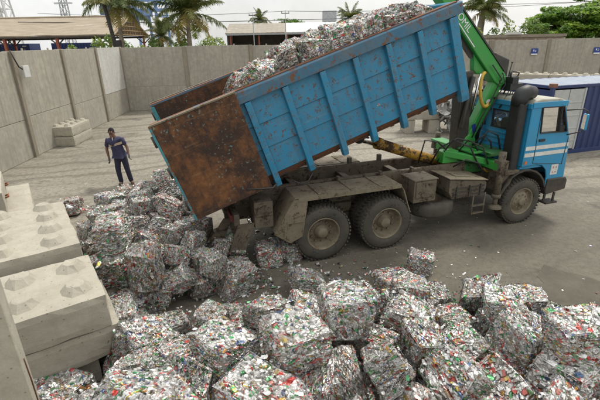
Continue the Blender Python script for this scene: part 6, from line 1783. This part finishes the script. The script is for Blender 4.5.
# power lines and their thin poles
def wire(label, a, b, sag=.35, r=.022):
    m = MB(); a = Vector(a); b = Vector(b); pts = [a.lerp(b, k/16)+Vector((0, 0, -sag*4*(k/16)*(1-k/16))) for k in range(17)]
    m.tube(pts, r, 5); o = m.build('power_line', M['wire']); tag(o, label, 'power line', 'overhead lines beyond the yard wall')
def upole(label, x, y, h, r=.09, arm=True):
    m = MB(); m.tube([(0, 0, 0), (0, 0, h)], [r, r*.7], 8)
    o = m.build('utility_pole', plain('pole_concrete', (.34, .34, .33), .9), loc=(x, y, 0)); tag(o, label, 'utility pole', 'poles carrying the overhead lines')
    if arm:
        a = MB(); a.box((0, 0, h-.3), (.9, .08, .08)); 
        for dx in (-.4, .4): a.tube([(dx, 0, h-.28), (dx, 0, h-.12)], .03, 6)
        a.build('cross_arm', M['shade'], o)
upole('thin pole rising in front of the low shed where brown and white roofs meet', -1.25, 50, 7.3, .07)
upole('thin pole standing left of the low shed, beside the big palm', -4.9, 50, 7.15, .06)
wire('upper overhead line running from the big palm across the pale sky', (-30, 52, 7.6), (-1.25, 50, 7.22)); wire('upper overhead line between the low shed pole and the crane', (-1.25, 50, 7.22), (32, 48, 7.5))
wire('lower overhead line passing in front of the big palm crown', (-30, 48, 6.5), (-1.25, 49.8, 6.3), .15, .035); wire('lower overhead line above the low shed roof', (-1.25, 49.8, 6.3), (12, 50, 6.6), .1, .03)
wire('overhead line dropping to the broad tree at the right, upper of the pair', (13, 50, 8.6), (48, 46, 9.4), .5); wire('overhead line crossing behind the crane palm, lower of the pair', (13, 50, 7.6), (48, 46, 8.3), .5)
# far ground cover beyond the wall and a tree belt on the horizon
rnd = random.Random(77); m = MB(); t = []
for k in range(150):
    x = -140+k*2.4+rnd.gauss(0, 1); y = 175+rnd.gauss(0, 8); h = rnd.uniform(2.2, 5.2)
    leafcloud(m, t, Vector((x, y, h*.55)), (2.4, 2, h*.5), 60, .55, rnd, .8, rnd.random())
o = m.build('far_treeline', M['leaf'], recalc=False); tone_attr(o.data, t); tag(o, 'low belt of far trees on the horizon beyond the sheds', 'treeline', kind='stuff')
# blue enamel signs on the right wall
for k, (x, lab) in enumerate(((16.35, 'small blue sign on the right back wall beside a panel joint'), (20.55, 'small blue sign on the right back wall at the picture edge'))):
    yw = 30.05 - (x-13.45)*(30.05-29.2)/(36.6-13.45) - .22
    m = MB(); m.box((0, 0, 0), (.46, .02, .34)); o = m.build('wall_sign', M['signblue'], loc=(x, yw, 3.10)); tag(o, lab, 'sign', 'blue signs on the right back wall')
    m = MB(); m.box((-.07, -.014, .03), (.06, .008, .12)); m.box((.05, -.014, .05), (.11, .008, .03)); m.box((.05, -.014, -.03), (.07, .008, .04)); m.build('symbol', M['signwhite'], o)
    m = MB(); m.box((0, -.004, -.215), (.42, .015, .08)); m.build('caption_strip', M['signwhite'], o)

# ------------------------------------------------------------------ small cans lying on the blocks
lone_can(-3.62, 6.30, 1.395, 'red and silver crushed can lying beside the studs of the broad block', 1, (.50, .05, .05))
lone_can(-3.92, 6.45, 1.395, 'plain silver crushed can lying beside the red one on the broad block', 2, (.66, .66, .65))
lone_can(-2.62, 4.62, 1.295, 'yellow and silver crushed can between the tall studs of the nearest block', 3, (.55, .42, .06))
lone_can(-2.42, 4.70, 1.295, 'gold crushed can near the right edge of the nearest studded block', 4, (.48, .38, .14))
# ------------------------------------------------------------------ light
EL, AZ = R(56), R(38)         # hazy high sun behind the truck, to the right
w = bpy.data.worlds.new('World'); scene.world = w; w.use_nodes = True; nt = w.node_tree; bg = nt.nodes['Background']
sky = nt.nodes.new('ShaderNodeTexSky'); sky.sky_type = 'NISHITA'; sky.sun_disc = False; sky.sun_elevation = EL; sky.sun_rotation = AZ
sky.air_density = 1.0; sky.dust_density = 4.0; sky.ozone_density = 1.0; sky.altitude = 0
# thin overcast: a veil of cloud that evens the blue out to white, with a few paler gaps
tc = nt.nodes.new('ShaderNodeTexCoord'); n = noisetex(nt, tc.outputs['Generated'], 2.2, 6, .6)
f = ramp(nt, n, [(.32, .55), (.60, .95)])
sp = nd(nt, 'ShaderNodeSeparateXYZ'); nt.links.new(tc.outputs['Generated'], sp.inputs[0])
gr = ramp(nt, sp.outputs[2], [(.0, .45), (.2, .48), (1., .80)])        # an overcast sky is brightest overhead
cl = mix(nt, 1.0, gr, (21.6, 21.7, 21.4), 'MULTIPLY')
veil = mix(nt, f, sky.outputs['Color'], cl)
nt.links.new(veil, bg.inputs['Color']); bg.inputs['Strength'].default_value = .062
sl = bpy.data.lights.new('sun', 'SUN'); sl.energy = 1.5; sl.angle = R(12); sl.color = (1, .96, .89)
so = bpy.data.objects.new('sun', sl); C.objects.link(so)
dirv = Vector((math.sin(AZ)*math.cos(EL), math.cos(AZ)*math.cos(EL), math.sin(EL)))
so.rotation_euler = dirv.to_track_quat('Z', 'Y').to_euler()
# ------------------------------------------------------------------ camera
cam = bpy.data.cameras.new('camera'); cam.sensor_width = 36; cam.lens = 407/600*36; cam.clip_start = .05; cam.clip_end = 2000
co = bpy.data.objects.new('camera', cam); C.objects.link(co)
th, ro = R(21.2), R(1.09)
fw = Vector((0, math.cos(th), -math.sin(th))); r0 = Vector((1, 0, 0)); u0 = Vector((0, math.sin(th), math.cos(th)))
rr_ = r0*math.cos(ro)-u0*math.sin(ro); uu = u0*math.cos(ro)+r0*math.sin(ro)
co.matrix_world = Matrix.Translation((0, 0, 3.95)) @ Matrix((rr_, uu, -fw)).transposed().to_4x4()
scene.camera = co
scene.view_settings.view_transform = 'Standard'; scene.view_settings.look = 'None'; scene.view_settings.gamma = 1; scene.view_settings.exposure = .82
scene.view_settings.use_curve_mapping = False
scene.render.engine = 'CYCLES'
scene.cycles.max_bounces = 6; scene.cycles.diffuse_bounces = 3; scene.cycles.glossy_bounces = 3; scene.cycles.transparent_max_bounces = 12
scene.cycles.use_denoising = True
